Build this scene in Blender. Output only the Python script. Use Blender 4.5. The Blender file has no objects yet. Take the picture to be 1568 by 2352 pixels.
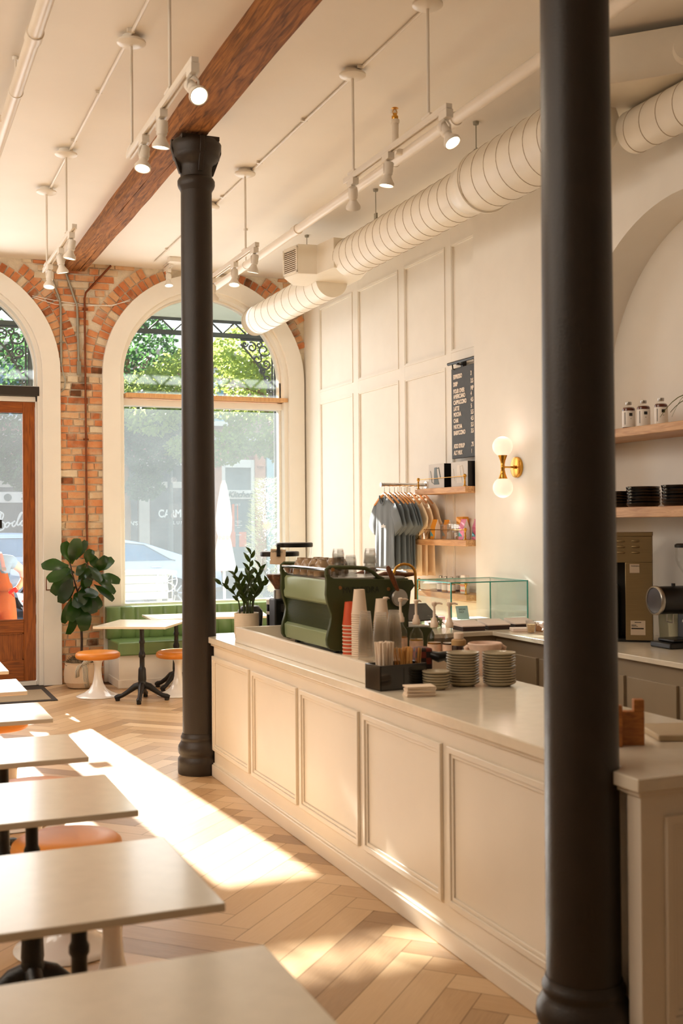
import bpy, bmesh, math, random
from mathutils import Vector, Matrix, Euler
PI = math.pi
R = math.radians
rnd = random.Random(11)
scene = bpy.context.scene
COL = scene.collection

# ------------------------------------------------------------------ camera
YAW, PITCH, ROLL = R(22.3), R(0.516), R(0.45)
cd = bpy.data.cameras.new('camera'); cam = bpy.data.objects.new('camera', cd); COL.objects.link(cam)
fw = Vector((math.sin(YAW)*math.cos(PITCH), math.cos(YAW)*math.cos(PITCH), math.sin(PITCH)))
rt = Vector((math.cos(YAW), -math.sin(YAW), 0)); up = rt.cross(fw)
rt2 = math.cos(ROLL)*rt - math.sin(ROLL)*up; up2 = math.cos(ROLL)*up + math.sin(ROLL)*rt
cm = Matrix((rt2, up2, -fw)).transposed().to_4x4(); cm.translation = (0, 0, 1.70)
cam.matrix_world = cm
cd.sensor_fit = 'VERTICAL'; cd.sensor_height = 36.0; cd.lens = 36.0*2620/2352
cd.dof.use_dof = True; cd.dof.focus_distance = 10.5; cd.dof.aperture_fstop = 3.6
cd.clip_start = .05; cd.clip_end = 300
scene.camera = cam

# ------------------------------------------------------------------ light and exposure
scene.view_settings.view_transform = 'Standard'
scene.view_settings.look = 'None'
scene.view_settings.exposure = -0.14
scene.view_settings.gamma = 1.0
scene.view_settings.use_curve_mapping = False
scene.cycles.max_bounces = 10; scene.cycles.diffuse_bounces = 5; scene.cycles.glossy_bounces = 4
scene.cycles.transparent_max_bounces = 24; scene.cycles.transmission_bounces = 6
scene.cycles.caustics_reflective = False; scene.cycles.caustics_refractive = False
scene.cycles.sample_clamp_indirect = 6.0

w = bpy.data.worlds.new('sky'); scene.world = w; w.use_nodes = True
nt = w.node_tree; nt.nodes.clear()
o_ = nt.nodes.new('ShaderNodeOutputWorld'); bg = nt.nodes.new('ShaderNodeBackground')
tc = nt.nodes.new('ShaderNodeTexCoord'); sp = nt.nodes.new('ShaderNodeSeparateXYZ'); rp = nt.nodes.new('ShaderNodeValToRGB')
rp.color_ramp.elements[0].position = .45; rp.color_ramp.elements[0].color = (.95, .97, 1, 1)
rp.color_ramp.elements[1].position = .8; rp.color_ramp.elements[1].color = (.50, .72, 1, 1)
nt.links.new(tc.outputs['Generated'], sp.inputs[0]); nt.links.new(sp.outputs['Z'], rp.inputs[0])
nt.links.new(rp.outputs[0], bg.inputs[0]); nt.links.new(bg.outputs[0], o_.inputs[0])
bg.inputs[1].default_value = 1.7

def lamp(name, kind, loc, energy, color=(1, 1, 1), target=None, size=None, sizey=None, **kw):
    l = bpy.data.lights.new(name, kind); o = bpy.data.objects.new(name, l); COL.objects.link(o)
    o.location = loc; l.energy = energy; l.color = color
    if target is not None:
        o.rotation_euler = (Vector(target)-Vector(loc)).to_track_quat('-Z', 'Y').to_euler()
    if kind == 'AREA':
        l.shape = 'RECTANGLE' if sizey else 'SQUARE'; l.size = size
        if sizey: l.size_y = sizey
    elif size is not None and kind in ('POINT', 'SPOT'): l.shadow_soft_size = size
    for k, v in kw.items(): setattr(l, k, v)
    return o
SUN = Vector((.07, -1, -.394))
sun = lamp('sun', 'SUN', (0, 40, 20), 40.0, (1, .955, .89), target=Vector((0, 40, 20))+SUN, angle=R(.53))
# daylight coming through the arched windows of the front wall
lamp('window_daylight', 'AREA', (3.42, 12.28, 2.55), 38, (1, .97, .94), target=(3.2, 0, 1.9), size=1.75, sizey=3.2)
lamp('door_daylight', 'AREA', (.68, 12.28, 2.55), 64, (1, .97, .94), target=(.9, 0, 1.9), size=1.75, sizey=3.2)
# unseen soft warm fills added to brighten the room, bar and front wall
lamp('room_fill', 'AREA', (-2.0, 6.0, 4.3), 165, (1, .90, .78), target=(2.4, 6.8, .8), size=3.0, sizey=4.0)
lamp('bar_fill', 'AREA', (-1.6, 3.2, 4.3), 60, (1, .88, .74), target=(2.4, 5.6, .9), size=1.6, sizey=1.6)
lamp('front_fill', 'AREA', (-1.2, 8.6, 4.25), 52, (1, .94, .87), target=(2.2, 12.3, 2.4), size=2.0, sizey=2.0)
lamp('rear_fill', 'AREA', (-1.0, -2.2, 4.2), 4, (1, .78, .55), target=(.8, 3.0, 1.0), size=3.5, sizey=2.0)

# ------------------------------------------------------------------ materials
def lin(c):
    if isinstance(c, str):
        c = [int(c[i:i+2], 16)/255 for i in (0, 2, 4)]
    return tuple((v/12.92 if v <= .04045 else ((v+.055)/1.055)**2.4) for v in c)
def mat(name, col, rough=.5, metal=0.0, var=.08, scale=6, bump=0.0, bscale=60, coat=0.0, emit=0.0, ecol=None, spec=.5,
        stretch=(1, 1, 1), sheen=0.0):
    m = bpy.data.materials.new(name); m.use_nodes = True
    n = m.node_tree.nodes; L = m.node_tree.links; p = n['Principled BSDF']
    c = lin(col)
    p.inputs['Roughness'].default_value = rough; p.inputs['Metallic'].default_value = metal
    p.inputs['Specular IOR Level'].default_value = spec
    if coat: p.inputs['Coat Weight'].default_value = coat; p.inputs['Coat Roughness'].default_value = .08
    if sheen: p.inputs['Sheen Weight'].default_value = sheen
    t = n.new('ShaderNodeTexCoord'); mp = n.new('ShaderNodeMapping'); mp.inputs['Scale'].default_value = stretch
    L.new(t.outputs['Object'], mp.inputs[0])
    no = n.new('ShaderNodeTexNoise'); no.inputs['Scale'].default_value = scale; no.inputs['Detail'].default_value = 4
    L.new(mp.outputs[0], no.inputs['Vector'])
    r = n.new('ShaderNodeValToRGB')
    r.color_ramp.elements[0].position = .3; r.color_ramp.elements[1].position = .7
    r.color_ramp.elements[0].color = (*[v*(1-var) for v in c], 1)
    r.color_ramp.elements[1].color = (*[min(1, v*(1+var)) for v in c], 1)
    L.new(no.outputs['Fac'], r.inputs[0]); L.new(r.outputs[0], p.inputs['Base Color'])
    if bump:
        nb = n.new('ShaderNodeTexNoise'); nb.inputs['Scale'].default_value = bscale; nb.inputs['Detail'].default_value = 5
        L.new(mp.outputs[0], nb.inputs['Vector'])
        b = n.new('ShaderNodeBump'); b.inputs['Strength'].default_value = bump; b.inputs['Distance'].default_value = .01
        L.new(nb.outputs['Fac'], b.inputs['Height']); L.new(b.outputs[0], p.inputs['Normal'])
    if emit:
        p.inputs['Emission Color'].default_value = (*lin(ecol or col), 1); p.inputs['Emission Strength'].default_value = emit
    return m
def glass(name, tint=(1, 1, 1), milk=0.0, milkcol=(.9, .95, .95), gloss=.6, rough=.02, fres=1.35):
    m = bpy.data.materials.new(name); m.use_nodes = True
    n = m.node_tree.nodes; L = m.node_tree.links; n.clear()
    out = n.new('ShaderNodeOutputMaterial'); tr = n.new('ShaderNodeBsdfTransparent'); tr.inputs[0].default_value = (*tint, 1)
    gl = n.new('ShaderNodeBsdfGlossy'); gl.inputs['Roughness'].default_value = rough
    fr = n.new('ShaderNodeLayerWeight'); fr.inputs[0].default_value = .5
    pw = n.new('ShaderNodeMath'); pw.operation = 'POWER'; pw.inputs[1].default_value = 3.2; L.new(fr.outputs['Facing'], pw.inputs[0])
    mu = n.new('ShaderNodeMath'); mu.operation = 'MULTIPLY_ADD'; mu.inputs[1].default_value = gloss*.55; mu.inputs[2].default_value = .035*gloss*(fres-1)/.35
    L.new(pw.outputs[0], mu.inputs[0])
    mx = n.new('ShaderNodeMixShader'); L.new(mu.outputs[0], mx.inputs[0])
    base = tr
    if milk:
        tl = n.new('ShaderNodeBsdfTranslucent'); tl.inputs[0].default_value = (*milkcol, 1)
        no = n.new('ShaderNodeTexNoise'); no.inputs['Scale'].default_value = 3; no.inputs['Detail'].default_value = 6
        t = n.new('ShaderNodeTexCoord'); L.new(t.outputs['Object'], no.inputs['Vector'])
        mr = n.new('ShaderNodeMapRange'); mr.inputs[1].default_value = .3; mr.inputs[2].default_value = .75
        mr.inputs[3].default_value = milk*.88; mr.inputs[4].default_value = milk*1.12
        L.new(no.outputs['Fac'], mr.inputs[0])
        m2 = n.new('ShaderNodeMixShader'); L.new(mr.outputs[0], m2.inputs[0]); L.new(tr.outputs[0], m2.inputs[1]); L.new(tl.outputs[0], m2.inputs[2])
        base = m2
    L.new(base.outputs[0], mx.inputs[1]); L.new(gl.outputs[0], mx.inputs[2]); L.new(mx.outputs[0], out.inputs[0])
    return m
def leafmat(name, top, trans, k=.45, rough=.4):
    m = bpy.data.materials.new(name); m.use_nodes = True
    n = m.node_tree.nodes; L = m.node_tree.links; p = n['Principled BSDF']; out = n['Material Output']
    p.inputs['Roughness'].default_value = rough
    a = n.new('ShaderNodeAttribute'); a.attribute_name = 'tone'
    r = n.new('ShaderNodeValToRGB'); c = lin(top)
    r.color_ramp.elements[0].color = (*[v*.55 for v in c], 1); r.color_ramp.elements[1].color = (*[min(1, v*1.5) for v in c], 1)
    L.new(a.outputs['Fac'], r.inputs[0]); L.new(r.outputs[0], p.inputs['Base Color'])
    t = n.new('ShaderNodeBsdfTranslucent'); t.inputs[0].default_value = (*lin(trans), 1)
    mx = n.new('ShaderNodeMixShader'); mx.inputs[0].default_value = k
    L.new(p.outputs[0], mx.inputs[1]); L.new(t.outputs[0], mx.inputs[2]); L.new(mx.outputs[0], out.inputs[0])
    return m
def woodmat(name, dark, light, rough=.4, scale=3.0, stretch=(14, 14, 1), bump=.15, coat=0.0):
    m = bpy.data.materials.new(name); m.use_nodes = True
    n = m.node_tree.nodes; L = m.node_tree.links; p = n['Principled BSDF']
    p.inputs['Roughness'].default_value = rough
    if coat: p.inputs['Coat Weight'].default_value = coat; p.inputs['Coat Roughness'].default_value = .15
    t = n.new('ShaderNodeTexCoord'); mp = n.new('ShaderNodeMapping'); mp.inputs['Scale'].default_value = stretch
    L.new(t.outputs['Object'], mp.inputs[0])
    no = n.new('ShaderNodeTexNoise'); no.inputs['Scale'].default_value = scale; no.inputs['Detail'].default_value = 8; no.inputs['Distortion'].default_value = 1.2
    L.new(mp.outputs[0], no.inputs['Vector'])
    r = n.new('ShaderNodeValToRGB'); r.color_ramp.elements[0].position = .32; r.color_ramp.elements[1].position = .68
    r.color_ramp.elements[0].color = (*lin(dark), 1); r.color_ramp.elements[1].color = (*lin(light), 1)
    L.new(no.outputs['Fac'], r.inputs[0]); L.new(r.outputs[0], p.inputs['Base Color'])
    b = n.new('ShaderNodeBump'); b.inputs['Strength'].default_value = bump; b.inputs['Distance'].default_value = .004
    L.new(no.outputs['Fac'], b.inputs['Height']); L.new(b.outputs[0], p.inputs['Normal'])
    return m
def tonemat(name, stops, rough=.7, noise=.25, nscale=9, wash=None, bump=.4, bscale=45, uvgrain=False, spec=.4):
    """colour of each brick, plank or leaf from the face attribute 'tone', broken up by noise"""
    m = bpy.data.materials.new(name); m.use_nodes = True
    n = m.node_tree.nodes; L = m.node_tree.links; p = n['Principled BSDF']
    p.inputs['Roughness'].default_value = rough; p.inputs['Specular IOR Level'].default_value = spec
    a = n.new('ShaderNodeAttribute'); a.attribute_name = 'tone'
    t = n.new('ShaderNodeTexCoord'); no = n.new('ShaderNodeTexNoise'); no.inputs['Scale'].default_value = nscale; no.inputs['Detail'].default_value = 7
    vec = t.outputs['Object']
    if uvgrain:
        mp = n.new('ShaderNodeMapping'); mp.inputs['Scale'].default_value = (1.2, 22, 1)
        L.new(t.outputs['UV'], mp.inputs[0]); vec = mp.outputs[0]; no.inputs['Distortion'].default_value = 2.2
    L.new(vec, no.inputs['Vector'])
    ad = n.new('ShaderNodeMath'); ad.operation = 'MULTIPLY_ADD'; ad.inputs[1].default_value = noise
    sb = n.new('ShaderNodeMath'); sb.operation = 'SUBTRACT'; sb.inputs[1].default_value = .5
    L.new(no.outputs['Fac'], sb.inputs[0]); L.new(sb.outputs[0], ad.inputs[0]); L.new(a.outputs['Fac'], ad.inputs[2])
    r = n.new('ShaderNodeValToRGB'); cr = r.color_ramp
    cr.elements[0].position = stops[0][0]; cr.elements[0].color = (*lin(stops[0][1]), 1)
    cr.elements[1].position = stops[-1][0]; cr.elements[1].color = (*lin(stops[-1][1]), 1)
    for q, c in stops[1:-1]:
        e = cr.elements.new(q); e.color = (*lin(c), 1)
    L.new(ad.outputs[0], r.inputs[0]); src = r.outputs[0]
    if wash:
        n2 = n.new('ShaderNodeTexNoise'); n2.inputs['Scale'].default_value = 5; n2.inputs['Detail'].default_value = 9
        L.new(t.outputs['Object'], n2.inputs['Vector'])
        mr = n.new('ShaderNodeMapRange'); mr.inputs[1].default_value = .52; mr.inputs[2].default_value = .66; mr.inputs[4].default_value = .55
        L.new(n2.outputs['Fac'], mr.inputs[0])
        mx = n.new('ShaderNodeMix'); mx.data_type = 'RGBA'; L.new(mr.outputs[0], mx.inputs[0]); L.new(src, mx.inputs[6])
        mx.inputs[7].default_value = (*lin(wash), 1); src = mx.outputs[2]
    L.new(src, p.inputs['Base Color'])
    b = n.new('ShaderNodeBump'); b.inputs['Strength'].default_value = bump; b.inputs['Distance'].default_value = .006
    if uvgrain: L.new(no.outputs['Fac'], b.inputs['Height'])
    else:
        nb = n.new('ShaderNodeTexNoise'); nb.inputs['Scale'].default_value = bscale; nb.inputs['Detail'].default_value = 6
        L.new(t.outputs['Object'], nb.inputs['Vector']); L.new(nb.outputs['Fac'], b.inputs['Height'])
    L.new(b.outputs[0], p.inputs['Normal'])
    return m

# ------------------------------------------------------------------ mesh builder
class MB:
    def __init__(s):
        s.bm = bmesh.new(); s.tl = s.bm.faces.layers.float.new('tone'); s.tone = .5; s.M = Matrix(); s.mi = 0
    def v(s, p): return s.bm.verts.new(s.M @ Vector(p))
    def f(s, vs, uv=None):
        try: f = s.bm.faces.new(vs)
        except ValueError: return None
        f[s.tl] = s.tone; f.material_index = s.mi
        return f
    def quad(s, *pts): return s.f([s.v(p) for p in pts])
    def box(s, x0, x1, y0, y1, z0, z1):
        V = [s.v(p) for p in ((x0,y0,z0),(x1,y0,z0),(x1,y1,z0),(x0,y1,z0),(x0,y0,z1),(x1,y0,z1),(x1,y1,z1),(x0,y1,z1))]
        for q in ((3,2,1,0),(4,5,6,7),(0,1,5,4),(1,2,6,5),(2,3,7,6),(3,0,4,7)): s.f([V[i] for i in q])
        return s
    def ring(s, c, u, w_, r, seg):
        c = Vector(c); return [s.v(c+u*(r*math.cos(2*PI*i/seg))+w_*(r*math.sin(2*PI*i/seg))) for i in range(seg)]
    def bridge(s, A, B):
        n = len(A)
        for i in range(n): s.f([A[i], A[(i+1)%n], B[(i+1)%n], B[i]])
    def tube(s, pts, r, seg=10, caps=True):
        P = [Vector(p) for p in pts]; n = len(P); rr = r if isinstance(r, (list, tuple)) else [r]*n
        T = []
        for i in range(n):
            a = P[max(0, i-1)]; b = P[min(n-1, i+1)]; T.append((b-a).normalized())
        u = T[0].orthogonal().normalized(); prev = None; first = None
        for i in range(n):
            u = (u-T[i]*u.dot(T[i])); u = u.normalized() if u.length > 1e-6 else T[i].orthogonal().normalized()
            k = s.ring(P[i], u, T[i].cross(u), max(rr[i], 1e-5), seg)
            if prev: s.bridge(prev, k)
            else: first = k
            prev = k
        if caps: s.f(list(reversed(first))); s.f(prev)
        return s
    def cyl(s, p0, p1, r0, r1=None, seg=16, caps=True): return s.tube([p0, p1], [r0, r0 if r1 is None else r1], seg, caps)
    def lathe(s, prof, seg=24, c=(0, 0, 0), cap0=True, cap1=True, axis='Z'):
        c = Vector(c); ax = {'Z': (Vector((1,0,0)), Vector((0,1,0)), Vector((0,0,1))), 'X': (Vector((0,1,0)), Vector((0,0,1)), Vector((1,0,0))), 'Y': (Vector((0,0,1)), Vector((1,0,0)), Vector((0,1,0)))}[axis]
        prev = None; first = None
        for r, z in prof:
            k = s.ring(c+ax[2]*z, ax[0], ax[1], max(r, 1e-5), seg)
            if prev: s.bridge(prev, k)
            else: first = k
            prev = k
        if cap0: s.f(list(reversed(first)))
        if cap1: s.f(prev)
        return s
    def sphere(s, c, r, seg=16, sz=1.0):
        n = seg//2
        return s.lathe([(r*math.sin(PI*(i+.02)/(n+.04)), -r*sz*math.cos(PI*(i+.02)/(n+.04))) for i in range(n+1)], seg, c)
    def prism(s, poly, a0, a1, plane='XY'):
        """polygon in the named plane, extruded from a0 to a1 along the third axis"""
        def P(u, v_, a): return {'XY': (u, v_, a), 'XZ': (u, a, v_), 'YZ': (a, u, v_)}[plane]
        A = [s.v(P(u, v_, a0)) for u, v_ in poly]; B = [s.v(P(u, v_, a1)) for u, v_ in poly]
        s.f(list(reversed(A))); s.f(B); s.bridge(A, B); return s
    def strip(s, outer, inner, a0, a1, plane='XZ', closed=False):
        def P(q, a): return {'XY': (q[0], q[1], a), 'XZ': (q[0], a, q[1]), 'YZ': (a, q[0], q[1])}[plane]
        n = len(outer); O0 = [s.v(P(q, a0)) for q in outer]; O1 = [s.v(P(q, a1)) for q in outer]
        I0 = [s.v(P(q, a0)) for q in inner]; I1 = [s.v(P(q, a1)) for q in inner]
        for i in range(n if closed else n-1):
            j = (i+1) % n
            s.f([O0[i], O0[j], I0[j], I0[i]]); s.f([O1[j], O1[i], I1[i], I1[j]])
            s.f([O0[j], O0[i], O1[i], O1[j]]); s.f([I0[i], I0[j], I1[j], I1[i]])
        if not closed:
            s.f([O0[0], I0[0], I1[0], O1[0]]); s.f([I0[-1], O0[-1], O1[-1], I1[-1]])
        return s
    def ribbon(s, pts, width, up_=(0, 0, 1), th=.0015):
        P = [Vector(p) for p in pts]; prev = None
        for i, p in enumerate(P):
            d = Vector(up_)*(width/2) if not isinstance(width, list) else Vector(up_)*(width[i]/2)
            k = (s.v(p-d), s.v(p+d))
            if prev: s.f([prev[0], k[0], k[1], prev[1]])
            prev = k
        return s
    def build(s, name, m, parent=None, smooth=38, bevel=0.0, segs=2, solid=0.0, subsurf=0, loc=None, rot=None, recalc=True):
        if recalc: bmesh.ops.recalc_face_normals(s.bm, faces=s.bm.faces)
        me = bpy.data.meshes.new(name); s.bm.to_mesh(me); s.bm.free()
        for mm in (m if isinstance(m, (list, tuple)) else [m]): me.materials.append(mm)
        me.polygons.foreach_set('use_smooth', [True]*len(me.polygons))
        if smooth < 180: me.set_sharp_from_angle(angle=R(smooth))
        o = bpy.data.objects.new(name, me); COL.objects.link(o)
        if parent is not None: o.parent = parent
        if loc is not None: o.location = loc
        if rot is not None: o.rotation_euler = rot
        if solid:
            md = o.modifiers.new('thickness', 'SOLIDIFY'); md.thickness = solid; md.offset = 0
        if subsurf:
            md = o.modifiers.new('subdivision', 'SUBSURF'); md.levels = subsurf; md.render_levels = subsurf
        if bevel:
            md = o.modifiers.new('bevel', 'BEVEL'); md.width = bevel; md.segments = segs; md.limit_method = 'ANGLE'; md.angle_limit = R(40)
        return o
def tag(o, label=None, cat=None, group=None, kind=None):
    if label: o['label'] = label
    if cat: o['category'] = cat
    if group: o['group'] = group
    if kind: o['kind'] = kind
    return o
def thing(name, label, cat, loc=(0, 0, 0), rotz=0.0, group=None):
    o = bpy.data.objects.new(name, None); o.empty_display_size = .1; COL.objects.link(o)
    o.location = loc; o.rotation_euler = (0, 0, rotz)
    return tag(o, label, cat, group)
def dup(root, loc, rotz=None, label=None, group=None):
    r = root.copy(); COL.objects.link(r); r.location = loc
    if rotz is not None: r.rotation_euler = (0, 0, rotz)
    if label: r['label'] = label
    if group: r['group'] = group
    for ch in list(root.children):
        c = ch.copy(); COL.objects.link(c); c.parent = r
        for g in list(ch.children):
            d = g.copy(); COL.objects.link(d); d.parent = c
    return r
def struct(o): o['kind'] = 'structure'; return o
def text_obj(name, body, size, m, parent=None, loc=(0, 0, 0), rot=(PI/2, 0, 0), extrude=.001, shear=0.0, align='LEFT', offset=0.0, sx=1.0, space=1.0):
    cu = bpy.data.curves.new(name, 'FONT'); cu.body = body; cu.size = size; cu.extrude = extrude; cu.shear = shear
    cu.align_x = align; cu.offset = offset; cu.space_character = space
    t = bpy.data.objects.new(name, cu); COL.objects.link(t)
    dg = bpy.context.evaluated_depsgraph_get(); me = bpy.data.meshes.new_from_object(t.evaluated_get(dg))
    bpy.data.objects.remove(t); bpy.data.curves.remove(cu)
    me.materials.clear(); me.materials.append(m)
    o = bpy.data.objects.new(name, me); COL.objects.link(o); o.location = loc; o.rotation_euler = rot; o.scale = (sx, 1, 1)
    if parent is not None: o.parent = parent
    return o
ORD = ['topmost', 'second from the top', 'third from the top', 'fourth from the top', 'fifth from the top', 'sixth from the top', 'seventh from the top',
       'eighth from the top', 'ninth from the top', 'tenth from the top', 'eleventh from the top', 'twelfth from the top', 'thirteenth from the top', 'fourteenth from the top',
       'fifteenth from the top', 'sixteenth from the top', 'seventeenth from the top', 'eighteenth from the top', 'nineteenth from the top', 'twentieth from the top']
def ordw(k, n): return 'bottom' if k == n-1 else ORD[k]

# shared materials
m_paint = mat('cream_wall_paint', (.925, .905, .868), .55, var=.015, bump=.03, bscale=25)
m_ceil = mat('ceiling_paint', (.93, .905, .865), .6, var=.02, scale=2)
m_trim = mat('white_trim_paint', (.94, .925, .895), .38, var=.015)
m_counter = mat('cream_cabinet_paint', (.90, .855, .785), .36, var=.03, scale=3)
m_quartz = mat('white_quartz', (.89, .845, .765), .17, var=.03, scale=18, coat=.1)
m_iron = mat('dark_iron_paint', (.155, .118, .082), .46, var=.12, scale=9, bump=.12, bscale=120)
m_black = mat('black_plastic', (.06, .055, .05), .35, var=.1)
m_blackmetal = mat('black_metal', (.07, .065, .06), .4, metal=.3, var=.1)
m_castblack = mat('black_cast_iron', (.095, .088, .08), .4, metal=.2, var=.15, bump=.25, bscale=70)
m_white = mat('white_plastic', (.93, .91, .88), .35, var=.02)
m_fix = mat('white_fixture_enamel', (.91, .88, .83), .32, var=.02)
m_gloss = mat('gloss_white_base', (.94, .93, .91), .12, var=.01, coat=.5)
m_steel = mat('brushed_steel', (.72, .71, .69), .28, metal=1, var=.06, stretch=(1, 1, 30))
m_chrome = mat('chrome', (.85, .85, .85), .1, metal=1, var=.02)
m_brass = mat('brass', (.83, .62, .28), .25, metal=1, var=.06)
m_oak = woodmat('oak_shelf', (.72, .52, .34), (.86, .68, .49), .45, 4, (12, 1, 12))
m_walnut = woodmat('walnut', (.30, .15, .06), (.52, .29, .13), .4, 5, (10, 10, 2))
m_orange = mat('tan_leather', (.86, .53, .17), .38, var=.06, bump=.06, bscale=150)
m_green = mat('green_leather', (.40, .50, .30), .33, var=.06, bump=.05, bscale=130)
m_clear = glass('clear_glass', (.985, .99, .985), gloss=.9)
m_lampglow = mat('lamp_glow', (1, .95, .85), .5, emit=14, ecol=(1, .93, .80), var=0)
# ================================================================== THE SETTING
CEIL = 4.51; YW = 12.40; XR = 4.63; XP = 4.50
# floor: oak planks laid in herringbone
m_floor = tonemat('oak_herringbone', [(0, (.60, .47, .33)), (.35, (.73, .59, .43)), (.65, (.79, .66, .50)), (1, (.84, .72, .57))], .36, noise=.42, nscale=3.2, uvgrain=True, bump=.10, spec=.5)
m_gap = mat('floor_joint', (.36, .24, .14), .8)
b = MB(); b.mi = 1
b.quad((-4.2, -4.2, -.004), (4.9, -4.2, -.004), (4.9, 12.6, -.004), (-4.2, 12.6, -.004))
b.mi = 0
uvl = b.bm.loops.layers.uv.new('UVMap')
pw, pl = .135, .81; c45 = math.cos(PI/4)
def plank(u0, v0, du, dv, along_u):
    cu, cv = u0+du/2, v0+dv/2
    x, y = (cu-cv)*c45+.3, (cu+cv)*c45
    if not (-4.0 < x < 4.7 and -3.8 < y < 12.2): return
    g = .0011; b.tone = rnd.random()
    qs = [(u0+g, v0+g), (u0+du-g, v0+g), (u0+du-g, v0+dv-g), (u0+g, v0+dv-g)]
    f = b.f([b.v(((u-v_)*c45+.3, (u+v_)*c45, 0)) for u, v_ in qs])
    ou, ov = rnd.random()*50, rnd.random()*50
    for l, (u, v_) in zip(f.loops, qs):
        l[uvl].uv = (((u-u0) if along_u else (v_-v0))+ou, ((v_-v0) if along_u else (u-u0))+ov)
for k in range(-110, 130):
    for j in range(-9, 10):
        plank(k*pw+2*pl*j, k*pw, pl, pw, True)
        plank(k*pw+pl+2*pl*j, k*pw+pw-pl, pw, pl, False)
struct(b.build('floor', [m_floor, m_gap], recalc=False))
# ceiling
b = MB(); b.box(-4.2, 4.9, -4.2, 12.9, CEIL, CEIL+.25); struct(b.build('ceiling', m_ceil))
# left and rear walls close the room
b = MB(); b.box(-4.25, -4.05, -4.2, 12.9, 0, CEIL); struct(b.build('wall_left', m_paint))
b = MB(); b.box(-4.2, 4.9, -4.25, -4.05, 0, CEIL); struct(b.build('wall_rear', m_paint))

# right wall: panelled recess, proud plain wall with an arched niche
b = MB()
b.box(XR+.012, XR+.25, 8.0, 12.9, 0, CEIL)
YS = [(12.40, 11.90), (10.945, 10.805), (9.825, 9.695), (8.865, 8.755), (7.98, 7.9)]
rails = [(4.10, CEIL), (3.045, 3.155), (1.02, 1.13), (0, .16)]
for y1, y0 in YS: b.box(XR, XR+.02, y0, y1, 0, CEIL)
for z0, z1 in rails: b.box(XR+.0005, XR+.02, 8.0, 12.40, z0, z1)
for i in range(4):
    ya, yb = YS[i+1][0], YS[i][1]
    for zb, zt in ((3.155, 4.10), (1.13, 3.045), (.16, 1.02)):
        for t, q, o in ((.016, 0, .007), (.012, .016, .003)):
            b.strip([(ya+q, zb+q), (yb-q, zb+q), (yb-q, zt-q), (ya+q, zt-q)], [(ya+q+t, zb+q+t), (yb-q-t, zb+q+t), (yb-q-t, zt-q-t), (ya+q+t, zt-q-t)], XR-o, XR+.02, 'YZ', closed=True)
# proud wall as a slab with an arched opening: profile in YZ
AC, AZ, AR, AD = 5.546, 2.496, 1.189, .31
n = 40
arc = [(AC-AR*math.cos(PI*i/n), AZ+AR*math.sin(PI*i/n)) for i in range(n+1)]
inner = [(AC-AR, 0)]+arc+[(AC+AR, 0)]
Y0, Y1 = -4.2, 8.12
b.quad((XP, Y0, 0), (XP, AC-AR, 0), (XP, AC-AR, CEIL), (XP, Y0, CEIL))
b.quad((XP, AC+AR, 0), (XP, Y1, 0), (XP, Y1, CEIL), (XP, AC+AR, CEIL))
for (ya, za), (yb, zb) in zip(arc[:-1], arc[1:]): b.quad((XP, ya, za), (XP, yb, zb), (XP, yb, CEIL), (XP, ya, CEIL))
A = [b.v((XP, y, z)) for y, z in inner]; B2 = [b.v((XP+AD, y, z)) for y, z in inner]
for i in range(len(inner)-1): b.f([A[i], A[i+1], B2[i+1], B2[i]])
b.quad((XP+AD, AC-AR-.1, 0), (XP+AD, AC+AR+.1, 0), (XP+AD, AC+AR+.1, AZ+AR+.1), (XP+AD, AC-AR-.1, AZ+AR+.1))
b.box(XP+AD+.01, XP+AD+.2, Y0, 8.0, 0, CEIL)
b.quad((XP, Y1, 0), (XR+.02, Y1, 0), (XR+.02, Y1, CEIL), (XP, Y1, CEIL))
struct(b.build('wall_right', m_paint, smooth=25))

# front wall: brick with two arched openings
m_brick = tonemat('old_brick', [(0, (.40, .27, .18)), (.12, (.60, .37, .24)), (.30, (.78, .48, .31)), (.50, (.83, .57, .39)), (.68, (.84, .65, .48)), (.84, (.84, .72, .58)), (1, (.88, .82, .72))], .85, noise=.5, nscale=14, wash=(.82, .75, .64), bump=.6, bscale=60, spec=.2)
m_mortar = mat('lime_mortar', (.88, .83, .74), .9, var=.10, scale=14, bump=.7, bscale=55)
RO, RI, ZS = 1.16, .925, 3.32
CXS = (.685, 3.45)
def arch_pts(cx, r, z0, zs=ZS, n=36, rz=None):
    rz = rz or r
    return [(cx-r, z0)]+[(cx-r*math.cos(PI*i/n), zs+rz*math.sin(PI*i/n)) for i in range(n+1)]+[(cx+r, z0)]
b = MB(); b.mi = 1
def wall_band(x0, x1): b.box(x0, x1, YW, YW+.34, 0, CEIL)
rr = RO-.06
wall_band(-4.2, CXS[0]-rr); wall_band(CXS[0]+rr, CXS[1]-rr); wall_band(CXS[1]+rr, 4.9)
for cx in CXS:
    P = [(cx-rr*math.cos(PI*i/36), ZS+rr*math.sin(PI*i/36)) for i in range(37)]
    b.strip([(x, CEIL) for x, z in P], P, YW, YW+.34, 'XZ')
b.mi = 0
PM = 2.067
def brick(x0, x1, z0, z1):
    d = .014+rnd.random()*.008; b.tone = min(1, max(0, rnd.gauss(.58, .24)))
    j = lambda: rnd.uniform(-.004, .004)
    F = [(x0+j(), z0+j()), (x1+j(), z0+j()), (x1+j(), z1+j()), (x0+j(), z1+j())]
    b.prism(F, YW-d, YW+.01, 'XZ')
z = .01; row = 0
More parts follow.
